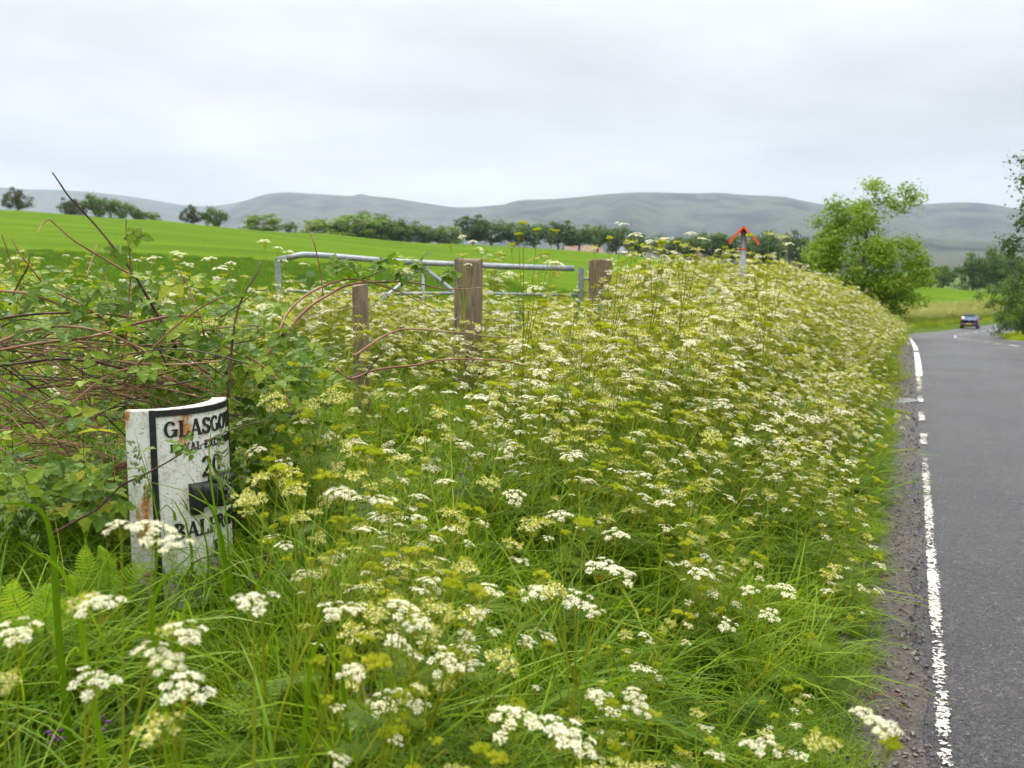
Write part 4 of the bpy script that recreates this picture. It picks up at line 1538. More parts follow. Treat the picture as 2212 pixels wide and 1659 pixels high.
def fern_leaf_mb(rs, L=0.24, n=7, sub=5, w=0.5, mi=4):
    """finely cut leaf: midrib, side branches and small lobes"""
    b = MB()
    droop = rs.uniform(0.1, 0.5)

    def mid(q):
        return Vector((0, L * q, L * (0.35 * q - droop * q * q)))
    b.tube([mid(q) for q in (0, 0.35, 0.7, 1)], [0.0018, 0.0014, 0.001, 0.0004], 3, 0, False)
    for k in range(n):
        q = 0.22 + 0.74 * k / (n - 1)
        pl = L * w * (1 - 0.82 * (k / (n - 1)) ** 0.9)
        for sg in (-1, 1):
            base = mid(q)
            b.tone = 0.15 + 0.5 * rs.random()
            d = Vector((sg * 0.86, 0.45, rs.uniform(-0.1, 0.2))).normalized()
            sd = Vector((-sg * 0.45, 0.86, 0)).normalized()
            for j in range(sub):
                f = (j + 0.6) / sub
                c = base + d * pl * f
                ll = pl * 0.30 * (1 - 0.6 * f) + 0.004
                for s2 in (-1, 1):
                    t = c + sd * s2 * ll + d * ll * 0.7
                    wv = d * ll * 0.30
                    b.add([c, c + sd * s2 * ll * 0.5 + wv * 1.3, t, c + sd * s2 * ll * 0.55 - wv * 0.5 + Vector((0, 0, 0.002))], [(0, 1, 2, 3)], mi)
            b.add([base, base + d * pl + Vector((0, 0, 0.001)), base + d * pl * 0.5 + sd * 0.003], [(0, 1, 2)], mi)
    return b


_r = random.Random(8)
PLEAF = [fern_leaf_mb(_r) for _ in range(4)]
PLEAF_ME = [m.mesh('leaf', PM) for m in PLEAF]


def parsley(seed, h, nbr, probs):
    """cow parsley: ribbed stem, forking branches, an umbel on each tip, cut leaves below"""
    rs = random.Random(seed)
    stem = MB()
    lean = Vector((rs.uniform(-0.05, 0.16), rs.uniform(-0.08, 0.08), 0))
    axis = [Vector((0, 0, -0.06)), Vector((0, 0, 0.0))] + [lean * (q ** 1.6) * h * 1.3 + Vector((0.012 * math.sin(q * 9 + seed), 0.012 * math.cos(q * 7), h * q)) for q in np.linspace(0.15, 1, 8)]
    stem.tube(axis, [0.0055 * h * (1.1 - 0.72 * i / 9) for i in range(10)], 5, 0)
    tips = [(axis[-1], (axis[-1] - axis[-2]).normalized(), 1.0)]
    leaves = []
    for k in range(nbr):
        q = 0.34 + 0.58 * (k + rs.uniform(0, 0.6)) / nbr
        f = q * 8 + 1
        i = min(int(f), 8)
        p0 = axis[i].lerp(axis[i + 1], f - i)
        az = k * 2.4 + rs.uniform(-0.4, 0.4)
        L = h * rs.uniform(0.22, 0.40) * (1.12 - 0.55 * q)
        out = Vector((math.cos(az), math.sin(az), 0))
        p2 = p0 + out * L * rs.uniform(0.5, 0.85) + Vector((0, 0, L * rs.uniform(0.75, 1.15)))
        p1 = p0 + out * L * 0.45 + Vector((0, 0, L * 0.28))
        br = bez(p0, p1, p2, 5)
        stem.tube(br, [0.0030 - 0.0003 * j for j in range(6)], 4, 0)
        tips.append((br[-1], (br[-1] - br[-2]).normalized(), rs.uniform(0.75, 1.0)))
        for s in range(rs.choice((0, 1, 1, 2))):
            j = rs.choice((2, 3))
            a2 = az + rs.choice((-1, 1)) * rs.uniform(0.6, 1.3)
            l2 = L * rs.uniform(0.35, 0.6)
            e = br[j] + Vector((math.cos(a2) * l2 * 0.6, math.sin(a2) * l2 * 0.6, l2 * 0.9))
            b2 = bez(br[j], br[j] + Vector((math.cos(a2) * l2 * 0.5, math.sin(a2) * l2 * 0.5, l2 * 0.25)), e, 4)
            stem.tube(b2, [0.0020, 0.0018, 0.0016, 0.0014, 0.0012], 4, 0)
            tips.append((e, (b2[-1] - b2[-2]).normalized(), rs.uniform(0.6, 0.9)))
        if rs.random() < 0.6:
            leaves.append((Matrix.Translation(p0) @ Matrix.Rotation(az - PI / 2 + 0.3, 4, 'Z') @ Matrix.Scale(rs.uniform(0.4, 0.7), 4), rs.randrange(4)))
    for k in range(rs.randint(3, 5)):
        az = rs.uniform(0, 6.28)
        q = rs.uniform(0.05, 0.38)
        leaves.append((Matrix.Translation(Vector((0, 0, h * q))) @ Matrix.Rotation(az, 4, 'Z') @ Matrix.Scale(rs.uniform(0.9, 1.5), 4), rs.randrange(4)))
    um = []
    for p, d, s in tips:
        r = rs.random()
        kind = 'white' if r < probs[0] else ('cream' if r < probs[0] + probs[1] else 'seed')
        d = (d * 0.5 + Vector((rs.uniform(-0.1, 0.3), rs.uniform(-0.2, 0.2), 0.75))).normalized()
        um.append((Matrix.Translation(p) @ frame(d, rs.uniform(0, 6)) @ Matrix.Scale(s * rs.choice((0.7, 0.9, 1.05, 1.25, 1.5)) * rs.uniform(0.9, 1.1), 4), kind, rs.randrange(len(UM[kind]))))
    return stem, um, leaves


def joined(stem, um, leaves):
    rs_ = random.Random(len(um))
    b = MB().merge(stem)
    for m, k, i in um:
        b.merge(UM[k][i][0], m, 0, rs_.uniform(-0.25, 0.25))
    for m, i in leaves:
        b.merge(PLEAF[i], m)
    return b


VAR = []
for i, (h, nbr, pr) in enumerate([(1.0, 9, (0.50, 0.25)), (1.0, 11, (0.34, 0.36)), (1.0, 8, (0.58, 0.22)), (1.0, 12, (0.22, 0.34)), (1.0, 10, (0.42, 0.32)), (1.0, 11, (0.10, 0.30)), (1.0, 9, (0.32, 0.36)), (1.0, 11, (0.50, 0.28))]):
    pl = parsley(100 + i, h, nbr, pr)
    VAR.append((pl, pl[0].mesh('stem', PM), joined(*pl).mesh('cow_parsley', PM)))


def place_parsley(x, y, z, rz, sc, vi, parts, label, group):
    pl, stem_me, full_me = VAR[vi]
    if not parts:
        o = obj('cow_parsley', full_me, loc=(x, y, z), rot=(random.gauss(0.03, 0.13), random.gauss(0.12, 0.13), rz), scale=sc)
        return tag(o, label, 'cow parsley', group)
    t = thing('cow_parsley', label, 'cow parsley', (x, y, z), (random.gauss(0.03, 0.12), random.gauss(0.10, 0.12), rz), group)
    t.scale = (sc,) * 3
    obj('stem', stem_me, t)
    for m, k, i in pl[1]:
        o = obj('umbel', UM[k][i][1], t)
        o.matrix_local = m
    for m, i in pl[2]:
        o = obj('leaf', PLEAF_ME[i], t)
        o.matrix_local = m
    return t


def custom_parsley(umbels, label, root=None, group=None, seed=0, rk=1.0):
    """a plant whose umbels sit where the photograph shows them: (px, py, depth, size, kind)"""
    rs = random.Random(seed)
    tips = [(at(px, py, Y), s, k) for px, py, Y, s, k in umbels]
    c = sum((p for p, _, _ in tips), Vector()) / len(tips)
    if root is None:
        root = (c.x - rs.uniform(0.02, 0.18), c.y + rs.uniform(-0.05, 0.12))
    g = gz(*root)
    base = Vector((root[0], root[1], g - 0.03))
    t = thing('cow_parsley', label, 'cow parsley', base, (0, 0, 0), group)
    st = MB()
    zt = min(p.z for p, _, _ in tips)
    node = base.lerp(c, 0.62) + Vector((rs.uniform(-0.02, 0.02), 0, 0))
    node.z = base.z + (zt - base.z) * rs.uniform(0.6, 0.78)
    R0 = 0.005 * rk
    main = bez(Vector((0, 0, 0)), Vector((0, 0, (node - base).z * 0.6)), node - base, 8)
    st.tube(main, [R0 * (1.1 - 0.35 * i / 8) for i in range(9)], 6, 0)
    for i, (p, s, k) in enumerate(tips):
        q = p - base
        n0 = main[-1] if i % 2 == 0 else main[-3]
        b = bez(n0, n0.lerp(q, 0.5) + Vector((0, 0, -0.12 * (q - n0).length)), q, 7)
        st.tube(b, [R0 * (0.62 - 0.045 * j) for j in range(8)], 5, 0)
        d = ((b[-1] - b[-2]).normalized() * 0.5 + Vector((rs.uniform(-0.15, 0.15), -0.18, 0.8))).normalized()
        o = obj('umbel', UM[k][rs.randrange(len(UM[k]))][1], t)
        o.matrix_local = Matrix.Translation(q) @ frame(d, rs.uniform(0, 6)) @ Matrix.Scale(s, 4)
    obj('stem', st.mesh('stem', PM), t)
    for k in range(3):
        o = obj('leaf', PLEAF_ME[rs.randrange(4)], t)
        o.matrix_local = Matrix.Translation(main[2 + k]) @ Matrix.Rotation(rs.uniform(0, 6), 4, 'Z') @ Matrix.Scale(rs.uniform(0.7, 1.1), 4)
    return t


# ------------------------------------------------------------------ scatter of uncountable cover (geometry nodes)
def scatter(name, pts, rots, scl, idx, meshes, kind='stuff'):
    srcs = bpy.data.collections.new('src_' + name)
    for i, me in enumerate(meshes):
        srcs.objects.link(bpy.data.objects.new('src_%s_%02d' % (name, i), me))
    me = bpy.data.meshes.new(name)
    me.from_pydata(np.asarray(pts).tolist(), [], [])
    for nm, ty, dt, arr in (('rot', 'FLOAT_VECTOR', 'vector', np.asarray(rots, np.float32).ravel()), ('scl', 'FLOAT', 'value', np.asarray(scl, np.float32)), ('idx', 'INT', 'value', np.asarray(idx, np.int32))):
        a = me.attributes.new(nm, ty, 'POINT')
        a.data.foreach_set(dt, arr)
    o = obj(name, me)
    ng = bpy.data.node_groups.new('scatter_' + name, 'GeometryNodeTree')
    ng.interface.new_socket('Geometry', in_out='INPUT', socket_type='NodeSocketGeometry')
    ng.interface.new_socket('Geometry', in_out='OUTPUT', socket_type='NodeSocketGeometry')
    N, L = ng.nodes, ng.links
    gi, go = N.new('NodeGroupInput'), N.new('NodeGroupOutput')
    ip = N.new('GeometryNodeInstanceOnPoints')
    ci = N.new('GeometryNodeCollectionInfo')
    ci.inputs['Collection'].default_value = srcs
    ci.inputs['Separate Children'].default_value = True
    ci.inputs['Reset Children'].default_value = True
    L.new(gi.outputs[0], ip.inputs['Points'])
    L.new(ci.outputs[0], ip.inputs['Instance'])
    ip.inputs['Pick Instance'].default_value = True

    def attr(nm, ty):
        n = N.new('GeometryNodeInputNamedAttribute')
        n.data_type = ty
        n.inputs['Name'].default_value = nm
        return n.outputs['Attribute']
    er = N.new('FunctionNodeEulerToRotation')
    L.new(attr('rot', 'FLOAT_VECTOR'), er.inputs[0])
    L.new(er.outputs[0], ip.inputs['Rotation'])
    L.new(attr('scl', 'FLOAT'), ip.inputs['Scale'])
    L.new(attr('idx', 'INT'), ip.inputs['Instance Index'])
    L.new(ip.outputs[0], go.inputs[0])
    md = o.modifiers.new('scatter', 'NODES')
    md.node_group = ng
    return tag(o, kind=kind)


def tuft(seed, n, hmin, hmax, w, spread, lean, curl, seg=5):
    rs = random.Random(seed)
    b = MB()
    for k in range(n):
        a0 = rs.uniform(0, 6.28)
        r0 = spread * math.sqrt(rs.random())
        base = Vector((r0 * math.cos(a0), r0 * math.sin(a0), -0.03))
        az = rs.uniform(0, 6.28)
        d = Vector((math.cos(az), math.sin(az), 0))
        h = rs.uniform(hmin, hmax)
        ln = h * rs.uniform(0.3, 1.0) * lean
        cu = rs.uniform(0.3, 1.0) * curl
        sd = Vector((-d.y, d.x, 0))
        ww = w * rs.uniform(0.6, 1.3)
        tw = rs.uniform(-0.9, 0.9)
        b.tone = min(1.0, max(0.0, rs.gauss(0.45, 0.24)))
        v = []
        for i in range(seg + 1):
            q = i / seg
            p = base + d * (ln * q + h * cu * q * q * 0.8) + Vector((0, 0, h * (q - cu * 0.62 * q ** 2.6)))
            wd = ww * (1 - q ** 2.2) * (0.55 + 0.45 * min(1, q * 4)) * 0.5
            s = (sd * math.cos(tw * q) + Vector((0, 0, 1)) * math.sin(tw * q) * 0.6)
            v += [p - s * wd, p + s * wd]
        b.add(v, [(2 * i, 2 * i + 1, 2 * i + 3, 2 * i + 2) for i in range(seg)])
    return b


T_NEAR = [tuft(1, 9, 0.18, 0.38, 0.006, 0.05, 0.5, 0.6), tuft(2, 8, 0.22, 0.46, 0.0075, 0.05, 0.5, 0.9), tuft(3, 7, 0.28, 0.52, 0.009, 0.05, 0.4, 1.0),
          tuft(4, 12, 0.14, 0.30, 0.004, 0.06, 0.7, 0.6), tuft(5, 8, 0.24, 0.44, 0.005, 0.04, 0.3, 0.4), tuft(6, 6, 0.30, 0.55, 0.011, 0.05, 0.5, 1.1)]
T_FAR = [tuft(11, 12, 0.25, 0.55, 0.011, 0.12, 0.6, 0.6, 3), tuft(12, 12, 0.3, 0.65, 0.013, 0.14, 0.5, 0.8, 3)]
T_CROP = [tuft(21, 12, 0.22, 0.38, 0.012, 0.12, 0.4, 0.4, 3), tuft(22, 14, 0.2, 0.36, 0.012, 0.14, 0.4, 0.5, 3)]


def patch_of(srcs, n, size, mat, seed, smin=0.75, smax=1.25, zj=0.0, tilt=0.12):
    """a turf of many tufts as one mesh, so that few instances cover the ground"""
    rs = random.Random(seed)
    b = MB()
    for k in range(n):
        m = Matrix.Translation((rs.uniform(-size / 2, size / 2), rs.uniform(-size / 2, size / 2), rs.uniform(0, zj))) @ Matrix.Rotation(rs.uniform(0, 6.28), 4, 'Z') @ Matrix.Rotation(rs.gauss(0, tilt), 4, 'X')
        b.merge(rs.choice(srcs), m @ Matrix.Scale(rs.uniform(smin, smax), 4), 0, rs.uniform(-0.2, 0.2))
    return b.mesh('turf', mat, True)


G_NEAR = [patch_of(T_NEAR, 44, 0.44, M['grass'], 200 + i) for i in range(6)]
G_FAR = [patch_of(T_FAR, 26, 1.15, M['grass_far'], 220 + i) for i in range(4)]
G_CROP = [patch_of(T_CROP, 40, 1.3, M['crop'], 240 + i, 0.8, 1.15) for i in range(4)]
G_LEAF = [patch_of(PLEAF, 11, 0.6, PM, 260 + i, 0.7, 1.3, 0.2, 0.35) for i in range(4)]


def lay(name, t0, t1, s0, s1, step, meshes, smul=None, jit=0.35, rz_free=True):
    """turfs laid over the verge, each tilted to the slope it lies on"""
    tt, ss = np.meshgrid(np.arange(t0, t1, step), np.arange(s0, s1, step))
    tt = tt.ravel() + RNG.uniform(-jit, jit, tt.size) * step
    ss = np.minimum(ss.ravel() + RNG.uniform(-jit, jit, ss.size) * step, s1)
    x, y = on_path(tt, ss)
    z = ground(x, y)
    k = in_view(x, y, z)
    x, y, z, tt, ss = x[k], y[k], z[k], tt[k], ss[k]
    e = 0.2
    nx, ny = -(ground(x + e, y) - z) / e, -(ground(x, y + e) - z) / e
    rots = []
    for i in range(len(x)):
        nv = Vector((min(max(nx[i], -0.45), 0.45), min(max(ny[i], -0.45), 0.45), 1)).normalized()
        q = Vector((0, 0, 1)).rotation_difference(nv).to_matrix() @ Matrix.Rotation(random.uniform(0, 6.28), 3, 'Z')
        rots.append(tuple(q.to_euler()))
    sc = RNG.uniform(0.85, 1.15, len(x))
    if smul is not None:
        sc *= smul(x, y, z, ss)
    return scatter(name, np.c_[x, y, z - 0.01], rots, sc, RNG.integers(0, len(meshes), len(x)), meshes)


def in_view(x, y, z, m=260):
    px, py, d = proj(x, y, z)
    return (d > 0.25) & (px > -m) & (px < 2212 + m) & (py < 1659 + 900)


# grass of the verge
def cover(n, t0, t1, s0, s1, power=1.0):
    q = RNG.uniform(0, 1, n) ** power
    t = t0 + (t1 - t0) * q
    s = RNG.uniform(s0, s1, n)
    x, y = on_path(t, s)
    z = ground(x, y)
    k = in_view(x, y, z)
    return x[k], y[k], z[k], s[k]


MS = at(385, 890, 3.9)


def near_scale(x, y, z, s):
    px_, py_, d_ = proj(x, y, z + 0.3)
    k = np.ones(len(x))
    k[(px_ > 225) & (px_ < 540) & (d_ < 3.85) & (d_ > 1.9)] = 0.46
    k[(px_ > 225) & (px_ < 540) & (d_ < 3.85) & (d_ > 2.7)] = 0.30
    k[d_ < 1.25] = 0.6
    k[s > -0.45] *= 0.66
    return k


lay('verge_grass', 0.2, 9.4, -7.4, -0.40, 0.33, G_NEAR, near_scale)
lay('tall_grass', 1.3, 7.0, -5.5, -0.8, 0.62, G_NEAR, lambda x, y, z, s: np.where(near_scale(x, y, z, s) < 0.9, 0.32, 1.42))
lay('road_edge_grass', 0.5, 12.0, -0.34, -0.13, 0.20, G_NEAR, lambda x, y, z, s: np.full(len(x), 0.33))
lay('verge_grass_beyond', 9.4, 76, -8, -0.45, 0.85, G_FAR, lambda x, y, z, s: np.where(s > -1.0, 0.7, 1.0))
lay('road_edge_grass_beyond', 12, 80, -0.5, -0.2, 0.5, G_FAR, lambda x, y, z, s: np.full(len(x), 0.5))
lay('far_verge_grass', 76, 190, -7, -0.6, 1.3, G_FAR, lambda x, y, z, s: np.where(s > -2, 1.0, 1.5))
lay('right_verge_grass', 50, 125, 6.9, 16, 1.3, G_FAR, lambda x, y, z, s: np.full(len(x), 0.75))
# crop standing in the field behind the gate
yy, xx = [], []
q = 8.5
while q < 62:
    st = 1.05 * max(1.0, q / 26)
    for xq in np.arange(-0.62 * q, 0.42 * q, st):
        yy.append(q + random.uniform(-0.4, 0.4) * st)
        xx.append(xq + random.uniform(-0.4, 0.4) * st)
    q += st
xx, yy = np.array(xx), np.array(yy)
t_, s_ = path_ts(xx, yy)
zz = ground(xx, yy)
k = (s_ < -5.6) & in_view(xx, yy, zz)
xx, yy, zz = xx[k], yy[k], zz[k]
n = len(xx)
scatter('field_crop', np.c_[xx, yy, zz], np.c_[RNG.normal(0, 0.03, n), RNG.normal(0, 0.03, n), RNG.uniform(0, 6.28, n)], RNG.uniform(0.9, 1.1, n), RNG.integers(0, 4, n), G_CROP)
# low ferny foliage between the grass
lay('cow_parsley_foliage', 0.8, 13, -6.2, -0.6, 0.5, G_LEAF, lambda x, y, z, s: np.where(near_scale(x, y, z, s) < 0.6, 0.4, 1.0))

# ------------------------------------------------------------------ cow parsley: where it grows, how tall
NP = 9000
t = 1.6 + 88 * RNG.uniform(0, 1, NP) ** 1.6
s = RNG.uniform(-6.5, -0.28, NP)
x, y = on_path(t, s)
z = ground(x, y)
dens = np.ones(NP)
dens *= np.where(s < -3.4, 0.30, 1.0)
hgt = np.clip(0.56 + 0.30 * (-s - 0.25), 0.5, 1.16)
hgt *= np.where(t < 5.5, 0.62 + 0.07 * t, 1.0)
px, py, dep = proj(x, y, z + hgt)
# open grass between the bramble and the gate: few, low plants
opn = (px < 1080) & (dep < 9.5) & (dep > 3.4)
dens = np.where(opn, np.where(dep > 6, 0.34, 0.20), dens)
hgt = np.where(opn, np.minimum(hgt, 0.78), hgt)
gatez = (px > 560) & (px < 1340) & (dep >= 9.5) & (dep < 12.5)
hgt = np.where(gatez, np.minimum(hgt, 0.72), hgt)
gz2 = (px >= 1080) & (px < 1340) & (dep > 5) & (dep < 12)
hgt = np.where(gz2, np.minimum(hgt, 0.82), hgt)
clump = 0.5 + 0.5 * np.sin(x * 2.9 + 1.3 * y) * np.sin(2.3 * y - 1.1 * x)
dens *= np.where(t < 7, 0.35 + 0.65 * clump, 0.35 + 0.65 * clump)
hgt *= 0.86 + 0.26 * (0.5 + 0.5 * np.sin(3.3 * x + 0.9 * y + 1) * np.sin(2.9 * y - 1.7 * x))
dens = np.where((s < -3.3) & (t < 30) & (px < 1400), dens * 0.25, dens)
dens = np.where(t < 5.0, dens * 0.5, dens)
dens = np.where((s > -1.1) & (t < 7), dens * 0.45, dens)
fg_ = (px > 560) & (px < 1340) & (dep > 8.2) & (dep < 11.4)
dens = np.where(fg_, 0.75, dens)
hgt = np.where(fg_, np.clip(hgt, 0.75, 0.95), hgt)
dens = np.where((px > 150) & (px < 680) & (dep < 3.9), 0.0, dens)
dens = np.where((px < 620) & (dep < 5.6), 0.0, dens)
dens = np.where(t > 40, dens * 0.9, dens)
k = (RNG.uniform(0, 1, NP) < dens) & in_view(x, y, z, 120) & (py < 1700)
x, y, z, t, s, hgt, dep, px = x[k], y[k], z[k], t[k], s[k], hgt[k], dep[k], px[k]
hgt *= RNG.uniform(0.82, 1.14, len(x))
# left of the gate, on the field side of the fence
nl = 40
yl = RNG.uniform(5.8, 11.0, nl)
pl_ = RNG.uniform(-80, 560, nl)
xl = (pl_ - CX) / FPX * yl
zl = ground(xl, yl)
x, y, z = np.r_[x, xl], np.r_[y, yl], np.r_[z, zl]
hgt = np.r_[hgt, RNG.uniform(0.75, 1.05, nl) * np.where(pl_ > 500, 0.72, 1.0)]
dep, px, s = np.r_[dep, yl], np.r_[px, pl_], np.r_[s, np.full(nl, -5.0)]
order = np.argsort(dep)
sel, rest = order[:262], order[262:]
for c, i in enumerate(sel):
    if px[i] < 640 and dep[i] > 5:
        lb, gp_ = 'cow parsley behind the brambles left of the gate', 'cow parsley behind the brambles'
    elif px[i] < 1090:
        lb, gp_ = 'cow parsley scattered in the open grass between milestone and gate', 'cow parsley in the open grass'
    elif s[i] > -1.2:
        lb, gp_ = 'cow parsley leaning out along the road edge', 'cow parsley at the road edge'
    else:
        lb, gp_ = 'cow parsley in the dense flowering bank beside the road', 'cow parsley on the bank'
    vi = int(RNG.choice((3, 5, 6, 1, 4, 0))) if dep[i] < 5.0 else int(RNG.choice((0, 1, 2, 4, 7, 0, 2, 7, 6, 3)))
    look = {0: 'white flowered', 2: 'white flowered', 7: 'white flowered', 1: 'cream and white', 4: 'cream and white', 6: 'cream and white', 3: 'yellowing half-seeded', 5: 'yellowing half-seeded'}[vi]
    lb = ('short ' if hgt[i] < 0.75 else 'tall ') + look + ' ' + lb
    o = place_parsley(float(x[i]), float(y[i]), float(z[i]), RNG.normal(-BEAR, 0.9), float(hgt[i]), vi, c < 62, lb, gp_)
n = len(rest)
lean = np.c_[RNG.normal(0.03, 0.14, n), RNG.normal(0.13, 0.14, n), RNG.normal(-BEAR, 0.9, n)]
st_ = scatter('cow_parsley_bank', np.c_[x[rest], y[rest], z[rest]], lean, hgt[rest], RNG.choice((0, 1, 2, 4, 7, 0, 2, 7, 6, 3), n), [v[2] for v in VAR])
# the far banks beside the car
X, Yv, Z, Sv = cover(1700, 84, 175, -5.5, -1.8, 1.3)
n = len(X)
scatter('far_cow_parsley', np.c_[X, Yv, Z], np.c_[RNG.normal(0, 0.1, n), RNG.normal(0, 0.1, n), RNG.uniform(0, 6.28, n)], RNG.uniform(1.0, 1.6, n), RNG.integers(0, 8, n), [v[2] for v in VAR])

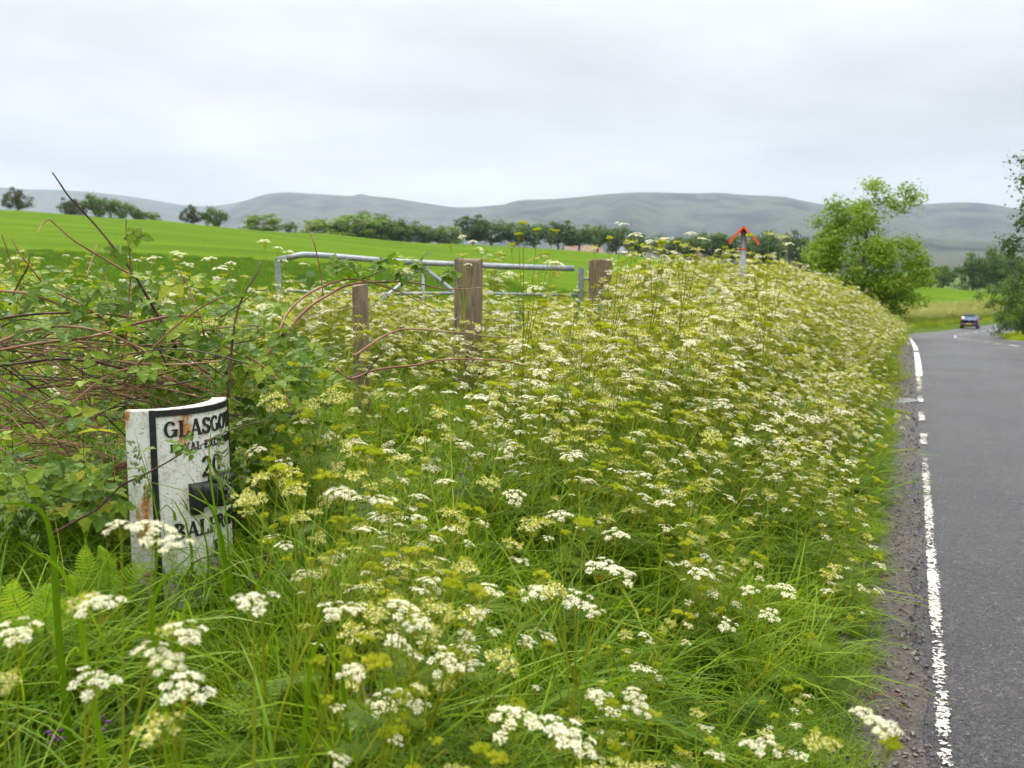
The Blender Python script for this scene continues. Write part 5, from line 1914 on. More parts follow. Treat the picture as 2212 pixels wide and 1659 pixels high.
# plants one can point at
W_, C_, G_ = 'white', 'cream', 'seed'
custom = [
    ([(1340, 497, 6.2, 1.0, W_), (1372, 522, 6.25, 1.1, W_), (1358, 540, 6.2, 1.2, C_), (1318, 528, 6.2, 0.9, G_), (1395, 548, 6.3, 1.0, C_), (1285, 548, 6.3, 0.9, C_)], 'tallest cow parsley with white head standing above the tree line right of centre'),
    ([(1405, 535, 6.6, 1.1, W_), (1440, 528, 6.6, 1.0, W_), (1425, 552, 6.6, 1.0, C_), (1455, 558, 6.7, 1.0, W_)], 'cow parsley with twin white heads left of the marker'),
    ([(1490, 518, 6.8, 1.1, W_), (1478, 545, 6.8, 1.1, C_), (1515, 528, 6.9, 1.0, W_), (1505, 552, 6.9, 1.0, C_), (1462, 535, 6.8, 0.8, G_)], 'bushy headed cow parsley just left of the marker pole'),
    ([(1660, 518, 6.4, 0.9, C_), (1688, 528, 6.4, 1.1, C_), (1622, 524, 6.3, 1.0, G_), (1700, 540, 6.5, 1.0, W_)], 'cow parsley crossing in front of the marker pole, going to seed'),
    ([(1000, 522, 7.2, 0.9, W_), (1022, 532, 7.2, 0.9, W_), (1035, 548, 7.2, 0.9, W_), (1000, 560, 7.2, 0.8, C_), (975, 540, 7.3, 0.8, G_), (1012, 580, 7.2, 0.8, W_)], 'slender cow parsley rising in front of the thick strainer post'),
    ([(1130, 498, 5.6, 0.9, G_), (1160, 510, 5.6, 0.8, G_), (1120, 520, 5.6, 0.8, G_), (1195, 515, 5.7, 0.9, G_), (1105, 545, 5.6, 0.9, G_)], 'spindly cow parsley gone to seed against the far trees'),
    ([(572, 534, 7.6, 1.2, W_), (600, 545, 7.7, 0.9, W_), (625, 556, 7.7, 1.1, W_), (612, 575, 7.7, 1.1, W_), (655, 580, 7.8, 0.9, W_)], 'cow parsley with flat white heads over the left end of the gate'),
    ([(335, 572, 6.0, 1.1, W_), (385, 565, 6.0, 1.2, W_), (405, 585, 6.0, 1.0, W_)], 'white headed cow parsley above the brambles, left of centre'),
    ([(455, 575, 6.3, 1.2, W_), (478, 598, 6.3, 1.4, W_), (500, 580, 6.3, 0.9, W_)], 'white headed cow parsley above the brambles, near the gate'),
    ([(1155, 640, 5.4, 1.2, W_), (1100, 608, 5.8, 1.2, W_), (1195, 592, 5.9, 1.6, W_)], 'cow parsley with big white domes before the right half of the gate'),
    # foreground, out of focus
    ([(330, 1188, 1.75, 1.05, W_), (262, 1165, 1.8, 0.7, W_), (375, 1205, 1.72, 0.8, W_)], 'blurred white cow parsley head across the foot of the milestone'),
    ([(218, 1345, 1.62, 0.95, W_), (185, 1335, 1.65, 0.7, C_)], 'blurred cow parsley head at lower left, left of the milestone foot'),
    ([(400, 1402, 1.6, 0.82, W_), (372, 1390, 1.62, 0.6, C_)], 'blurred cow parsley head below the milestone'),
    ([(548, 1340, 1.75, 1.05, W_)], 'round blurred cow parsley head right of the milestone foot'),
    ([(205, 1510, 1.62, 0.95, W_)], 'white cow parsley head near the bottom left corner'),
    ([(330, 1440, 1.62, 0.75, W_), (372, 1462, 1.6, 0.75, W_)], 'pair of blurred cow parsley heads stepping down below the milestone'),
    ([(395, 1530, 1.52, 1.0, W_), (345, 1612, 1.5, 0.9, C_)], 'cow parsley heads at the bottom, second plant from the left corner'),
    ([(40, 1408, 1.62, 1.0, W_), (15, 1500, 1.6, 0.7, C_)], 'pink tinged cow parsley head at the left edge'),
    ([(720, 1345, 1.95, 0.75, W_), (765, 1335, 2.0, 0.6, W_)], 'small white heads of cow parsley left of the lower middle'),
    ([(865, 1345, 1.95, 0.9, W_), (900, 1375, 1.95, 0.8, W_), (850, 1325, 1.98, 0.7, C_)], 'slanting row of white cow parsley heads at lower middle'),
    ([(735, 1092, 2.35, 0.85, W_), (765, 1055, 2.4, 0.8, C_), (820, 1108, 2.4, 0.85, W_), (640, 1085, 2.3, 0.8, C_), (655, 1140, 2.35, 0.7, C_), (700, 1065, 2.4, 0.9, G_)], 'many headed cow parsley spreading right of the milestone hand'),
    ([(532, 1098, 2.2, 0.75, C_), (600, 1045, 2.5, 0.9, G_), (570, 1052, 2.5, 0.7, C_)], 'yellowing cow parsley touching the right edge of the milestone'),
    ([(1300, 1255, 2.5, 1.1, W_), (1335, 1270, 2.5, 1.1, W_), (1240, 1320, 2.4, 0.9, W_), (1275, 1340, 2.45, 0.8, W_), (1330, 1180, 2.6, 0.9, W_), (1160, 1305, 2.4, 0.9, W_), (1200, 1300, 2.4, 0.9, C_), (1260, 1165, 2.6, 1.0, G_), (1150, 1165, 2.6, 1.0, C_), (1210, 1140, 2.6, 0.9, W_)],
     'big many headed cow parsley in the middle of the foreground'),
    ([(1110, 1600, 1.75, 1.2, W_), (1195, 1625, 1.75, 1.2, W_), (1240, 1640, 1.75, 0.9, W_)], 'broad white cow parsley heads at the bottom edge near the middle'),
    ([(1290, 1525, 2.0, 0.7, W_), (1365, 1520, 2.0, 0.6, W_), (1375, 1555, 2.0, 0.75, W_), (1400, 1570, 2.0, 0.7, G_)], 'small cow parsley heads above the dark leaves near the bottom'),
    ([(1050, 1300, 2.3, 0.8, W_), (930, 1275, 2.5, 0.7, W_), (1075, 1450, 2.05, 0.9, C_), (960, 1455, 2.0, 0.9, W_)], 'scattered small heads of cow parsley left of the big plant'),
    ([(1510, 1258, 3.0, 0.9, W_), (1480, 1200, 3.1, 0.9, G_), (1565, 1365, 2.8, 0.7, W_), (1435, 1110, 3.2, 0.9, W_)], 'cow parsley with one clean white head right of the big plant'),
    ([(1690, 1300, 3.1, 1.1, W_), (1660, 1345, 3.0, 0.8, W_), (1620, 1290, 3.0, 0.7, W_), (1780, 1260, 3.2, 0.8, C_), (1740, 1390, 3.0, 0.7, G_)], 'leaning cow parsley hanging toward the white line'),
    ([(1862, 1562, 1.78, 0.6, W_), (1888, 1585, 1.75, 0.65, W_), (1912, 1600, 1.72, 0.7, W_), (1915, 1640, 1.7, 0.8, G_)], 'blurred cow parsley head nodding over the gravel at bottom right'),
    ([(1760, 1635, 1.8, 0.9, C_), (1640, 1640, 1.8, 0.8, W_)], 'blurred cow parsley head at the bottom edge near the road'),
    ([(1030, 885, 3.9, 1.25, W_), (905, 860, 4.1, 1.0, W_), (970, 865, 4.2, 0.9, W_), (1055, 1060, 3.3, 0.9, C_), (1110, 1090, 3.2, 0.9, W_)], 'cow parsley with large cream head in the open grass right of centre'),
    ([(1650, 945, 4.6, 1.2, W_), (1600, 970, 4.5, 1.0, W_), (1540, 965, 4.4, 1.2, C_), (1710, 915, 4.8, 1.1, W_)], 'white headed cow parsley leaning out halfway along the bank'),
    ([(755, 990, 3.6, 0.9, C_), (660, 930, 4.1, 1.0, W_), (695, 965, 4.0, 0.6, C_), (560, 990, 3.9, 1.0, W_), (535, 930, 4.2, 1.1, W_)], 'small white cow parsley heads beside the right edge of the milestone'),
    ([(570, 680, 4.3, 1.0, W_), (590, 700, 4.3, 0.9, W_), (460, 715, 4.2, 1.0, C_), (690, 715, 4.8, 0.9, W_)], 'cow parsley flowering up through the bramble canes'),
]
for i, (u_, lb) in enumerate(custom):
    custom_parsley(u_, lb, seed=500 + i, rk=1.0 if i < 10 else 0.8)

# ------------------------------------------------------------------ brambles
def leaflet(b, M4, L, W, rs):
    n = 6
    vm, vl, vr = [], [], []
    for i in range(n + 1):
        q = i / n
        wd = W * math.sin(PI * min(1, q ** 0.78)) ** 0.85 * (1 - 0.15 * q) * (1 + (0.10 if i % 2 else -0.06))
        zc = -0.10 * L * q * q * 3 * 0.4
        pl = 0.05 * W * (1 if i % 2 else -1)
        vm.append(M4 @ Vector((0, L * q, zc)))
        vl.append(M4 @ Vector((-wd, L * q - 0.05 * L, zc + 0.28 * wd + pl)))
        vr.append(M4 @ Vector((wd, L * q - 0.05 * L, zc + 0.28 * wd + pl)))
    o = vm + vl[1:-1] + vr[1:-1]
    k = n + 1
    m = n - 1
    f = [(0, 1, k), (0, k + m, 1), (n, k + m - 1, n - 1), (n, n - 1, k + 2 * m - 1)]
    for i in range(1, n - 1):
        f.append((i, i + 1, k + i, k + i - 1))
        f.append((i + 1, i, k + m + i - 1, k + m + i))
    b.add(o, f)


def bramble_leaf(seed):
    rs = random.Random(seed)
    b = MB()
    L = 0.052
    b.tube([(0, -0.03, 0.0), (0, 0.0, 0.008)], 0.0009, 3)
    b.tube([(0, 0, 0.008), (0, 0.02, 0.008)], 0.0008, 3)
    leaflet(b, Matrix.Translation((0, 0.018, 0.008)) @ Matrix.Rotation(rs.uniform(-0.2, 0.1), 4, 'X'), L * 1.15, L * 0.46, rs)
    for sg in (-1, 1):
        leaflet(b, Matrix.Translation((0, 0.0, 0.008)) @ Matrix.Rotation(sg * rs.uniform(1.25, 1.5), 4, 'Z') @ Matrix.Translation((0, 0.004, 0)) @ Matrix.Rotation(rs.uniform(-0.35, 0.05), 4, 'X'), L, L * 0.40, rs)
    return b


BL = [bramble_leaf(60 + i) for i in range(5)]
BL_ME = [b.mesh('leaf', M['bramble'], False) for b in BL]


def zoomA(zx, zy):
    return zx / 2.926, 324 + zy / 2.926


def zoomB(zx, zy):
    return (1000 + zx / 1.3825) / 1.852, (900 + zy / 1.3825) / 1.852


def zoomC(zx, zy):
    return (300 + zx / 1.659) / 1.852, (1500 + zy / 1.659) / 1.852


def cane(pts2, Y0, Y1, r0, r1, mat, parent, thorns=True, rs=random.Random(77), wav=0.02):
    n = len(pts2)
    P3 = [at(px, py, Y0 + (Y1 - Y0) * i / (n - 1) + rs.uniform(-wav, wav)) for i, (px, py) in enumerate(pts2)]
    line = smooth_line(P3, 4)
    m = len(line)
    rr = [1.08 * (r0 + (r1 - r0) * i / (m - 1)) for i in range(m)]
    rr = [r * (1.18 if i % 5 == 0 else 1.0) for i, r in enumerate(rr)]
    b = MB().tube(line, rr, 6)
    if thorns:
        tot = 0.0
        for i in range(1, m - 1):
            tot += (line[i] - line[i - 1]).length
            if tot > 0.022:
                tot = 0.0
                d = (line[i + 1] - line[i - 1]).normalized()
                a = rs.uniform(0, 6.28)
                s = frame(d, a) @ Vector((1, 0, 0))
                p = line[i] + s * rr[i] * 0.8
                e = p + s * rs.uniform(0.004, 0.007) - d * 0.003
                w = d * 0.0022
                w2 = d.cross(s).normalized() * 0.0015
                b.add([p - w, p + w, p + w2, e], [(0, 1, 3), (1, 2, 3), (2, 0, 3)])
    o = obj('cane', b.mesh('cane', mat, True), parent)
    return line


bb = thing('bramble_bush', 'tangled bramble bush of red-brown canes and green leaves behind the milestone', 'bramble')
CANES = [
    ([(330, 140), (375, 205), (440, 300), (590, 460), (730, 630), (850, 790), (920, 910), (1000, 1050), (1100, 1220), (1135, 1300)], 4.0, 4.3, 0.0024, 0.0065, 'cane_dark'),
    ([(235, 530), (262, 480), (305, 440), (350, 470), (450, 560), (560, 630), (680, 700), (780, 760), (860, 820), (930, 920), (1010, 1060)], 4.1, 4.35, 0.002, 0.005, 'cane'),
    ([(798, 440), (797, 530), (815, 620), (828, 760), (815, 930), (805, 1100), (790, 1220), (765, 1340)], 4.15, 4.1, 0.0018, 0.004, 'cane'),
    ([(70, 555), (130, 660), (200, 750), (300, 870), (420, 930), (520, 980), (640, 1060), (720, 1140), (800, 1200), (880, 1280)], 4.0, 4.2, 0.0022, 0.005, 'cane'),
    ([(10, 530), (40, 620), (65, 710), (85, 800)], 4.2, 4.3, 0.0018, 0.003, 'cane_dead'),
    ([(190, 650), (175, 740), (130, 820), (95, 890), (60, 980)], 4.1, 4.1, 0.002, 0.004, 'cane_dark'),
    ([(-60, 890), (120, 900), (220, 920), (330, 960), (450, 1010), (560, 1025), (700, 1040), (850, 1060)], 3.95, 4.2, 0.005, 0.004, 'cane_dead'),
    ([(-60, 1080), (100, 1050), (250, 1035), (420, 1030), (560, 1028), (700, 1040), (830, 1065)], 4.2, 4.3, 0.005, 0.004, 'cane_dark'),
    ([(-60, 1225), (0, 1210), (150, 1150), (300, 1120), (420, 1115), (560, 1130), (700, 1170), (800, 1210), (900, 1260), (960, 1310), (1000, 1400)], 3.75, 3.9, 0.005, 0.0025, 'cane_dead'),
    ([(-60, 1275), (200, 1230), (400, 1205), (550, 1185), (700, 1150), (850, 1100), (1000, 1065), (1130, 1048), (1270, 1055)], 3.85, 4.0, 0.0055, 0.005, 'cane'),
    ([(1650, 705), (1620, 790), (1560, 880), (1510, 990), (1485, 1100), (1465, 1250), (1450, 1420), (1440, 1560)], 4.2, 4.0, 0.0022, 0.0055, 'cane_dark'),
    ([(1130, 760), (1190, 870), (1240, 990), (1275, 1080), (1290, 1180)], 4.2, 4.2, 0.002, 0.004, 'cane'),
    ([(370, 1665), (480, 1580), (600, 1480), (720, 1410), (830, 1380), (960, 1388)], 3.6, 3.75, 0.0045, 0.002, 'cane_dead'),
    ([(1610, 900), (1480, 1000), (1360, 1075), (1250, 1100)], 4.2, 4.2, 0.002, 0.004, 'cane_dark'),
    ([(-60, 1370), (150, 1345), (340, 1322), (520, 1330), (650, 1350), (790, 1385), (900, 1430), (1030, 1480)], 4.0, 4.1, 0.005, 0.004, 'cane_dark'),
    ([(840, 1135), (1000, 1135), (1150, 1155), (1280, 1180), (1400, 1230), (1520, 1290), (1640, 1350), (1730, 1430), (1800, 1540), (1850, 1660)], 4.1, 4.1, 0.003, 0.0055, 'cane_dead'),
    ([(1130, 1200), (1200, 1300), (1260, 1370), (1330, 1420)], 4.15, 4.2, 0.004, 0.004, 'cane'),
    ([(960, 1150), (1000, 1250), (1060, 1370)], 4.2, 4.2, 0.004, 0.005, 'cane_dark'),
    ([(650, 760), (690, 860), (740, 950), (800, 1040)], 4.3, 4.2, 0.0015, 0.003, 'cane_dead'),
    ([(610, 600), (580, 700), (545, 800)], 4.5, 4.4, 0.0018, 0.003, 'cane_dead'),
]
leaf_spots = []
for pts, y0, y1, r0, r1, mk_ in CANES:
    ln = cane([zoomA(*p) for p in pts], y0, y1, r0, r1, M[mk_], bb)
    for p in ln[2::3]:
        if proj(p.x, p.y, p.z)[1] > 610:
            leaf_spots.append(p)
# dead canes lying in a heap at the left
rs = random.Random(21)
for k in range(170):
    px0, py0 = rs.uniform(-160, 300), rs.uniform(720, 1030)
    L = rs.uniform(140, 380)
    a = rs.gauss(0.25, 0.35)
    sag = rs.uniform(-45, 25)
    Y0 = rs.uniform(3.9, 4.9)
    pts = [(px0 + L * q * math.cos(a), py0 + L * q * math.sin(a) + sag * math.sin(PI * q)) for q in (0, 0.25, 0.5, 0.75, 1)]
    pts = [(min(px, 560 if py < 1000 else 240), py) for px, py in pts]
    cane(pts, Y0, Y0 + rs.uniform(-0.15, 0.25), rs.uniform(0.0015, 0.0042), rs.uniform(0.0012, 0.003), M[rs.choice(('cane_dead', 'cane_dead', 'cane', 'cane_dark'))], bb, k % 3 == 0, rs)

# leaves: the ones that show largest are single leaves, the rest one mass
rs = random.Random(5)
LM = []


def top_edge(px):
    return np.interp(px, [-100, 0, 100, 200, 330, 450, 560, 640, 720], [600, 605, 590, 585, 600, 605, 640, 700, 800])


tries = 0
while len(LM) < 1500 and tries < 40000:
    tries += 1
    px, py = rs.uniform(-120, 720), rs.uniform(560, 1120)
    te = top_edge(px) + 40 * math.sin(px * 0.05) * 0.3
    if py < te or (px > 640 and py > 1000):
        continue
    heap = px < 290 and 740 < py < 1010
    if px < 520 and py < 720 and rs.random() < 0.45:
        continue
    if heap and rs.random() < 0.90:
        continue
    if py < te + 40 and rs.random() < 0.35:
        continue
    dpt = rs.uniform(4.2, 5.2) if py < 900 or px > 240 else rs.uniform(3.3, 4.4)
    if 262 < px < 505 and dpt < 4.25:
        dpt = rs.uniform(4.3, 5.0)
    p = at(px, py, dpt)
    if p.z < gz(p.x, p.y) + 0.05:
        continue
    LM.append((p, rs))
for p in leaf_spots:
    if rs.random() < 0.55:
        LM.append((p + Vector((rs.uniform(-0.02, 0.02), rs.uniform(-0.03, 0.01), rs.uniform(-0.01, 0.03))), rs))


def leaf_matrix(p, rs, s=None):
    az = rs.uniform(0, 6.28)
    up = Vector((rs.gauss(0, 0.35), -0.35 + rs.gauss(0, 0.4), 0.85)).normalized()
    return Matrix.Translation(p) @ frame(up, az) @ Matrix.Scale(s or rs.uniform(0.65, 1.25), 4)


LM.sort(key=lambda q: q[0].y)
big = [i for i, (p, _) in enumerate(LM) if p.y < 4.55]
rs.shuffle(big)
big = set(big[:255])
mass = MB()
for i, (p, _) in enumerate(LM):
    m = leaf_matrix(p, rs)
    if i in big:
        o = obj('leaf', BL_ME[i % 5], bb)
        o.matrix_local = m
    else:
        mass.merge(BL[i % 5], m, 0, rs.uniform(-0.5, 0.5))


def tone_mat():
    """bramble leaf whose tone varies leaf by leaf inside one mesh"""
    return foliage('bramble_leaf_mass', [(0.0, (0.055, 0.12, 0.010)), (0.4, (0.125, 0.22, 0.013)), (0.75, (0.23, 0.33, 0.02)), (1.0, (0.40, 0.40, 0.04))], 0.46, 0.45, 0.25, rnd=0.0)


o = obj('leaf_mass', mass.mesh('leaf_mass', tone_mat()), bb)
o['kind'] = 'stuff'

# young shoot with a drooping leaf at the top of the upright cane
for zx, zy, s_, r_ in ((850, 520, 0.8, 0.4), (870, 545, 0.9, 2.0), (840, 560, 0.7, 4.0), (760, 640, 0.9, 1.0), (740, 655, 0.8, 5.0)):
    px, py = zoomA(zx, zy)
    o = obj('leaf', BL_ME[0], bb)
    o.matrix_local = Matrix.Translation(at(px, py, 4.12)) @ frame(Vector((0.2, -0.7, 0.4)), r_) @ Matrix.Scale(s_, 4)

# the long arching canes in front of the gate
ba = thing('arching_bramble', 'long red bramble canes arching over the slim post toward the strainer post', 'bramble')
ARCH = [
    ([(90, 740), (160, 590), (200, 500), (260, 430), (340, 370), (430, 330), (540, 300), (640, 310), (740, 340), (830, 370), (920, 415), (1000, 452)], 4.5, 5.6, 0.006, 0.0022, 'cane'),
    ([(180, 610), (260, 520), (360, 430), (430, 390), (520, 340), (620, 320), (740, 315), (870, 315), (960, 330), (1060, 352), (1180, 355), (1280, 345)], 4.6, 5.9, 0.007, 0.0022, 'cane'),
    ([(305, 0), (350, 90), (380, 210), (395, 300), (405, 390)], 4.8, 4.8, 0.0018, 0.0035, 'cane'),
    ([(620, 300), (700, 265), (775, 238)], 5.2, 5.2, 0.003, 0.0018, 'cane_dark'),
    ([(1030, 345), (1075, 310), (1095, 280)], 5.7, 5.7, 0.0022, 0.0015, 'cane'),
    ([(575, 725), (640, 680), (740, 615), (830, 580), (940, 575), (1080, 590), (1200, 597), (1300, 615), (1470, 625)], 4.7, 5.4, 0.0055, 0.002, 'cane_dead'),
    ([(640, 830), (680, 770), (730, 710), (780, 670)], 4.7, 4.8, 0.004, 0.002, 'cane_dark'),
    ([(480, 800), (560, 850), (700, 800), (920, 775), (1000, 755), (1130, 743), (1260, 745), (1400, 750), (1500, 775), (1620, 805)], 4.6, 5.3, 0.0055, 0.002, 'cane'),
    ([(420, 790), (470, 740), (525, 710)], 4.6, 4.7, 0.003, 0.0015, 'cane_dark'),
]
rs = random.Random(31)
for pts, y0, y1, r0, r1, mk_ in ARCH:
    ln = cane([zoomB(*p) for p in pts], y0, y1, r0, r1, M[mk_], ba, True, rs)
for zx, zy in [(460, 225), (480, 250), (540, 215), (560, 260), (520, 280), (590, 270), (640, 285), (720, 230), (770, 215), (800, 260), (830, 270), (760, 290), (850, 290), (920, 215), (950, 225), (940, 265), (960, 250), (1110, 270), (1130, 290), (1090, 290),
               (700, 250), (440, 265), (870, 300), (735, 205), (945, 195), (340, 300), (600, 225), (820, 230), (980, 245), (500, 230)]:
    px, py = zoomB(zx, zy)
    Yd = 5.0 + (zx - 450) / 700 * 0.7
    o = obj('leaf', BL_ME[rs.randrange(5)], ba)
    o.matrix_local = leaf_matrix(at(px, py, Yd), rs, rs.uniform(0.75, 1.2))

# the cane trailing across the milestone
bt = thing('trailing_bramble', 'thin thorny bramble shoot with yellow-green leaves trailing across the milestone face', 'bramble')
rs = random.Random(41)
cane([zoomC(*p) for p in [(-160, 1060), (40, 950), (160, 880), (300, 740), (400, 690), (500, 640), (620, 575), (720, 515), (830, 470), (950, 400), (1080, 350), (1270, 300)]], 3.25, 3.5, 0.0042, 0.0018, M['cane_dark'], bt, True, rs, 0.01)
cane([zoomC(*p) for p in [(262, 700), (265, 600), (270, 500), (300, 420)]], 3.3, 3.3, 0.0018, 0.0012, M['cane'], bt, True, rs, 0.01)
for zx, zy, s_ in [(690, 480, 0.75), (700, 500, 0.6), (780, 405, 0.45), (790, 535, 0.5), (390, 630, 0.7), (430, 685, 0.7), (260, 790, 0.9), (120, 800, 1.0), (240, 620, 0.8), (330, 545, 0.7), (190, 640, 0.8), (300, 880, 0.8), (90, 770, 0.9), (150, 700, 0.8), (470, 500, 0.5), (200, 500, 0.7)]:
    px, py = zoomC(zx, zy)
    o = obj('leaf', BL_ME[rs.randrange(5)], bt)
    o.matrix_local = leaf_matrix(at(px, py, 3.3), rs, s_)

# ------------------------------------------------------------------ ferns
def frond(L, n, rs):
    b = MB()
    arch = rs.uniform(0.25, 0.5)

    def mid(q):
        return Vector((0.03 * math.sin(q * 3), L * arch * q * q * 1.2, L * (q - 0.28 * q * q)))
    b.tube([mid(q) for q in np.linspace(0, 1, 8)], [0.0022 * (1 - 0.85 * q) for q in np.linspace(0, 1, 8)], 4)
    for k in range(n):
        q = 0.12 + 0.87 * k / (n - 1)
        pl = L * 0.20 * (1 - q) ** 0.75 * min(1.0, 0.45 + q * 2.2) + 0.004
        t = (mid(min(q + 0.02, 1)) - mid(q - 0.02)).normalized()
        w = L * 0.87 / n * 0.43
        b.tone = rs.random()
        for sg in (-1, 1):
            d = (Vector((sg, 0.0, 0.0)) * 0.93 + t * 0.30 + Vector((0, 0.12, 0))).normalized()
            m = 5
            v = [mid(q)]
            for j in range(m):
                f0, f1 = (j + 0.1) / m, (j + 0.75) / m
                ww = w * (1 - 0.6 * f0 * f0)
                v += [mid(q) + d * pl * f0 + t * ww * 0.62, mid(q) + d * pl * f1 + t * ww, mid(q) + d * pl * f0 - t * ww * 0.62, mid(q) + d * pl * f1 - t * ww * 0.8 + Vector((0, 0.002, 0))]
            v.append(mid(q) + d * pl)
            up_ = [1 + 4 * j + i for j in range(m) for i in (0, 1)]
            dn_ = [1 + 4 * j + i for j in range(m) for i in (2, 3)]
            tip = len(v) - 1
            chain_u, chain_d = [0] + up_ + [tip], [0] + dn_ + [tip]
            fs_ = []
            for i in range(len(chain_u) - 1):
                q4 = [chain_u[i], chain_u[i + 1], chain_d[i + 1], chain_d[i]]
                q4 = list(dict.fromkeys(q4))
                if len(q4) >= 3:
                    fs_.append(tuple(q4))
            b.add(v, fs_)
    return b


rs = random.Random(17)
FR = [frond(0.34, 17, rs).mesh('frond', M['fern']) for _ in range(3)]
for (px, py, Y, lb, fr) in [(232, 1290, 3.15, 'bright yellow-green fern against the left flank of the milestone', [(-0.35, -0.10, 1.05), (0.10, -0.2, 1.0), (-0.75, 0.1, 0.85), (0.30, -0.35, 0.8), (-0.1, 0.3, 0.7)]),
                            (92, 1345, 2.75, 'dull green fern low in the left foreground', [(-0.4, -0.25, 0.9), (0.25, -0.3, 0.95), (0.65, -0.1, 0.8), (-0.8, 0.0, 0.7)])]:
    p = at(px, py, Y)
    z0 = max(gz(p.x, p.y), p.z - 0.05)
    f_ = thing('fern', lb, 'fern', (p.x, p.y, z0))
    for k, (ry, rx, s_) in enumerate(fr):
        obj('frond', FR[k % 3], f_, (0, 0, 0), (rx + 0.25, ry, rs.uniform(-0.5, 0.5) + PI), s_)

# ------------------------------------------------------------------ flowering grasses
def cocksfoot_mb(seed, h):
    rs = random.Random(seed)
    st, hd = MB(), MB()
    lean = rs.uniform(-0.12, 0.12)
    ax = [Vector((lean * h * q * q, 0.04 * math.sin(q * 3 + seed), h * q)) for q in np.linspace(0, 1, 9)]
    st.tube(ax, [0.0019 - 0.0001 * i for i in range(9)], 4)
    for k in range(3):
        q = 0.25 + 0.2 * k
        p = ax[int(q * 8)]
        az = rs.uniform(0, 6.28)
        d = Vector((math.cos(az), math.sin(az), 0))
        v = []
        for i in range(6):
            f = i / 5
            c = p + d * 0.20 * f + Vector((0, 0, 0.22 * f - 0.2 * f * f))
            w = Vector((-d.y, d.x, 0)) * 0.0035 * (1 - f ** 2)
            v += [c - w, c + w]
        st.add(v, [(2 * i, 2 * i + 1, 2 * i + 3, 2 * i + 2) for i in range(5)])
    for k in range(9):
        q = 0.86 + 0.16 * k / 8
        p = ax[-2].lerp(ax[-1], (q - 0.86) / 0.14)
        az = k * 2.1
        o = 0.010 * (1 - k / 10)
        c = p + Vector((math.cos(az) * o, math.sin(az) * o, 0))
        L = 0.020 * (1 - 0.05 * k)
        for j in range(5):
            a2 = j * 1.26 + k
            e = c + Vector((math.cos(a2) * 0.006, math.sin(a2) * 0.006, rs.uniform(-0.004, 0.008)))
            t_ = e + Vector((math.cos(az) * 0.006, math.sin(az) * 0.006, L))
            s_ = Vector((math.cos(a2 + 1.5), math.sin(a2 + 1.5), 0)) * 0.0032
            s2 = Vector((math.cos(a2), math.sin(a2), 0)) * 0.0032
            m_ = e.lerp(t_, 0.45)
            hd.add([e, m_ + s_, m_ + s2, m_ - s_, m_ - s2, t_], [(0, 2, 1), (0, 3, 2), (0, 4, 3), (0, 1, 4), (5, 1, 2), (5, 2, 3), (5, 3, 4), (5, 4, 1)])
    return st.mesh('stem', M['grass']), hd.mesh('panicle', M['panicle'])


CF = [cocksfoot_mb(i, 1.0) for i in range(4)]
CFL = [(556, 850, 4.1, 'right of the milestone top, leaning'), (519, 995, 3.6, 'touching the right edge of the milestone'), (612, 975, 3.9, 'second from the milestone on its right'), (131, 935, 3.7, 'among the dead canes left of the milestone'),
       (64, 1030, 3.2, 'low at the left among bramble leaves'), (91, 1052, 3.3, 'short, beside the lowest one at the left'), (12, 1000, 3.1, 'at the very left edge'), (210, 870, 3.9, 'thin, rising beside the heap of canes'),
       (246, 800, 4.0, 'tall, just left of the milestone top'), (345, 975, 3.2, 'green head in front of the milestone border'), (430, 960, 3.25, 'bent head crossing the milestone lettering'), (300, 760, 4.2, 'behind the left corner of the milestone'),
       (490, 800, 4.3, 'behind the right corner of the milestone'), (1255, 640, 6.0, 'right of the gate end, upright'), (1170, 650, 6.0, 'left one of two before the gate'), (1205, 625, 6.2, 'right one of two before the gate'),
       (790, 1215, 2.6, 'out of focus in the middle foreground'), (950, 960, 3.7, 'in the open grass right of centre'), (1880, 720, 17.0, 'brownish, by the far road edge'), (1865, 735, 15.0, 'nearer brownish one by the road edge'),
       (20, 620, 4.3, 'topmost at the left edge'), (420, 690, 4.2, 'between the bramble canes above the milestone'), (160, 690, 4.3, 'between bramble canes at upper left')]
for i, (px, py, Y, lb) in enumerate(CFL):
    p = at(px, py, Y)
    g = gz(p.x, p.y)
    t_ = thing('cocksfoot_grass', 'flowering cocksfoot grass stalk ' + lb, 'grass stalk', (p.x, p.y, g - 0.02), (random.uniform(-0.05, 0.05), random.uniform(-0.08, 0.08), random.uniform(0, 6)))
    h_ = max(p.z - g, 0.3)
    t_.scale = (1, 1, h_)
    obj('stem', CF[i % 4][0], t_)
    o = obj('panicle', CF[i % 4][1], t_)
    # keep the head at its natural length whatever the stalk's height
    top = Vector((0, 0, 1.0))
    o.scale = (1.5, 1.5, 1.0 / h_ * 1.25)
    o.location = (0, 0, 1.0 - 1.0 / h_ * 1.25)

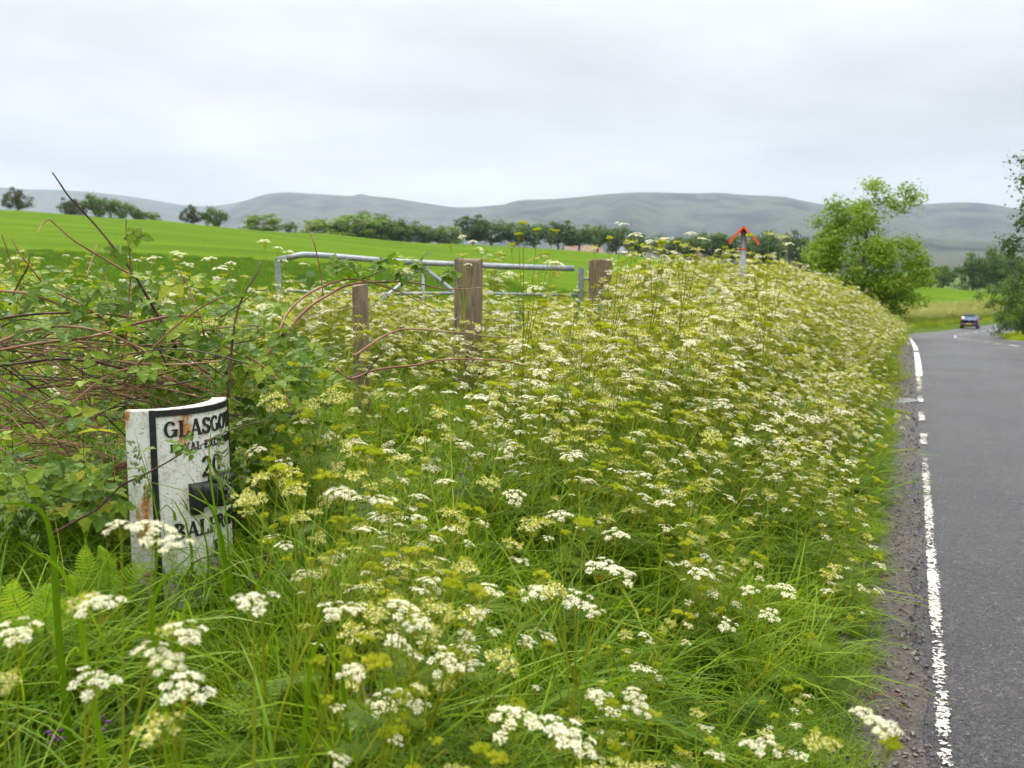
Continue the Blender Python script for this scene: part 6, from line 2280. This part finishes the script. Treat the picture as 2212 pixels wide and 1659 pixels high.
# broad blades standing before the milestone
def blade(px0, py0, px1, py1, px2, py2, Y, w, label):
    p0, p1, p2 = at(px0, py0, Y + 0.05), at(px1, py1, Y), at(px2, py2, Y - 0.05)
    g = gz(p0.x, p0.y)
    base = Vector((p0.x, p0.y, min(p0.z, g + 0.02)))
    ln = smooth_line([base, base.lerp(p1, 0.55) + Vector((0, 0, 0.01)), p1, p2], 4)
    b = MB()
    v = []
    for i, p in enumerate(ln):
        q = i / (len(ln) - 1)
        d = (ln[min(i + 1, len(ln) - 1)] - ln[max(i - 1, 0)]).normalized()
        s = d.cross(Vector((0.15, 1, 0.1))).normalized()
        wd = w * (1 - q ** 2.5) * 0.5 + 0.0004
        v += [p - s * wd, p + Vector((0, 0.3 * wd, 0)), p + s * wd]
    n_ = len(ln)
    b.add([Vector(q) - base for q in v], [f for i in range(n_ - 1) for f in ((3 * i, 3 * i + 1, 3 * i + 4, 3 * i + 3), (3 * i + 1, 3 * i + 2, 3 * i + 5, 3 * i + 4))])
    o = obj('grass_blade', b.mesh('grass_blade', M['grass'], True), loc=base)
    tag(o, label, 'grass blade')


blade(505, 1420, 452, 1000, 460, 905, 3.2, 0.008, 'long upright grass blade crossing the milestone number')
blade(520, 1420, 470, 1130, 405, 1020, 3.15, 0.016, 'broad grass blade over the pointing hand on the milestone')
blade(470, 1400, 440, 1150, 385, 1080, 3.2, 0.007, 'thin grass blade left of the broad one on the milestone')
blade(330, 1420, 340, 1120, 290, 930, 3.25, 0.010, 'grass blade rising beside the milestone border')
blade(520, 1450, 480, 1060, 425, 950, 3.1, 0.007, 'slim blade slanting over the milestone lettering')
blade(330, 1330, 420, 1215, 500, 1200, 3.05, 0.008, 'blade bending right across the milestone foot')
blade(160, 1700, 100, 1120, -10, 1085, 2.4, 0.022, 'wide pale blade arching to the left edge')
blade(370, 1560, 330, 1300, 430, 1180, 2.3, 0.016, 'wide blade curving before the milestone foot')
blade(250, 1650, 150, 1260, 40, 1170, 2.2, 0.018, 'wide blade arching across the fern')
blade(770, 1640, 740, 1470, 705, 1400, 2.0, 0.012, 'pale dewy blade standing in the lower middle')
blade(620, 1560, 680, 1400, 760, 1380, 2.2, 0.013, 'blade bending right in the lower middle')

# vetch flowers in the grass
_v = MB()
_v.tube([(0, 0, 0), (0.01, 0, 0.10), (0.0, 0.01, 0.2)], 0.0011, 3)
for k in range(8):
    for sg in (-1, 1):
        c = Vector((0.0, 0.0, 0.03 + 0.018 * k))
        _v.add([c, c + Vector((sg * 0.012, 0.004, 0.006)), c + Vector((sg * 0.022, 0, 0.002)), c + Vector((sg * 0.012, -0.004, 0.0))], [(0, 1, 2, 3)])
V_STEM = _v.mesh('stem', M['pleaf'])
_v = MB()
for k in range(7):
    a = k * 2.4
    c = Vector((0.006 * math.cos(a), 0.006 * math.sin(a), 0.185 + 0.005 * k))
    d = Vector((math.cos(a), math.sin(a), -0.3))
    _v.tube([c, c + d * 0.006, c + d * 0.012], [0.0018, 0.0034, 0.0022], 5)
V_FL = _v.mesh('flower', M['vetch'], True)
for i, (px, py, lb) in enumerate([(580, 1205, 'right of the milestone foot'), (905, 1465, 'lower middle, left one of a pair'), (790, 1500, 'at the bottom, left of the pair'), (770, 1440, 'above the dewy blade'), (548, 1250, 'low beside the milestone'), (985, 1235, 'in the open grass below centre'),
                                  (912, 1300, 'left of the big parsley plant'), (460, 1210, 'at the foot of the milestone face'), (120, 1590, 'near the bottom left corner'), (222, 1560, 'second from the bottom left corner'), (890, 1440, 'lower middle, right one of a pair'), (865, 965, 'farther back in the open grass')]):
    # find where this line of sight meets the grass layer
    best = None
    for Yq in np.arange(1.5, 6.5, 0.05):
        p = at(px, py, Yq)
        if p.z < gz(p.x, p.y) + 0.26:
            best = p
            break
    p = best or at(px, py, 2.5)
    v_ = thing('vetch', 'small purple vetch flower ' + lb, 'wildflower', (p.x, p.y, p.z - 0.2), (0, 0, i))
    v_.scale = (1.25, 1.25, 1.0)
    obj('stem', V_STEM, v_)
    obj('flower', V_FL, v_)

# ------------------------------------------------------------------ litter, chips and stalks at the road edge
_b = MB()
x, y = on_path(13.2, -0.72)
bt_ = thing('plastic_bottle', 'small clear plastic bottle with blue cap lying by the puddle', 'bottle', (float(x), float(y), gz(x, y) + 0.06), (PI / 2, 0, 0.8))
M['pet'] = plain('clear_plastic', (0.55, 0.62, 0.68), 0.1, 0.6)
M['blue'] = plain('blue_plastic', (0.05, 0.16, 0.62), 0.35)
obj('bottle_body', MB().tube([(0, 0, 0), (0, 0, 0.01), (0, 0, 0.14), (0, 0, 0.18), (0, 0, 0.205)], [0.026, 0.032, 0.032, 0.016, 0.012], 12).mesh('bottle_body', M['pet'], True), bt_)
obj('bottle_cap', MB().tube([(0, 0, 0.200), (0, 0, 0.222)], 0.0145, 12).mesh('bottle_cap', M['blue']), bt_)

PEB = []
for i in range(4):
    r_ = random.Random(i)
    b = MB()
    b.box(-1, 1, -0.8, 0.8, -0.5, 0.6)
    b.v = [(a * r_.uniform(0.6, 1.1) * 0.006, c * r_.uniform(0.6, 1.1) * 0.006, d * r_.uniform(0.6, 1.1) * 0.006) for a, c, d in b.v]
    PEB.append(b.mesh('chip', M['pebble']))
npb = 9000
t = 2.6 + 26 * RNG.uniform(0, 1, npb) ** 2.2
s = -0.36 + 0.50 * RNG.uniform(0, 1, npb) ** 0.9 + RNG.normal(0, 0.03, npb)
x, y = on_path(t, s)
scatter('gravel', np.c_[x, y, zroad(t) + 0.005], RNG.uniform(0, 6.28, (npb, 3)), RNG.lognormal(-0.25, 0.5, npb), RNG.integers(0, 4, npb), PEB)
M['red_stalk'] = plain('red_stalk', (0.28, 0.03, 0.04), 0.5)
for i, (t_, s_, lb) in enumerate([(4.05, 0.0, 'nearest of three thin red stalks on the gravel'), (5.6, -0.05, 'middle one of three thin red stalks on the gravel'), (8.1, -0.02, 'farthest of three thin red stalks on the gravel')]):
    x, y = on_path(t_, s_)
    o = obj('fallen_stalk', MB().tube([(-0.09, 0, 0.012), (-0.03, 0.01, 0.016), (0.03, 0, 0.012), (0.09, 0.012, 0.014)], [0.002, 0.002, 0.0018, 0.001], 5).mesh('fallen_stalk', M['red_stalk']), loc=(float(x), float(y), float(zroad(t_))), rot=(0, 0, 0.2 + i))
    tag(o, lb, 'stalk')
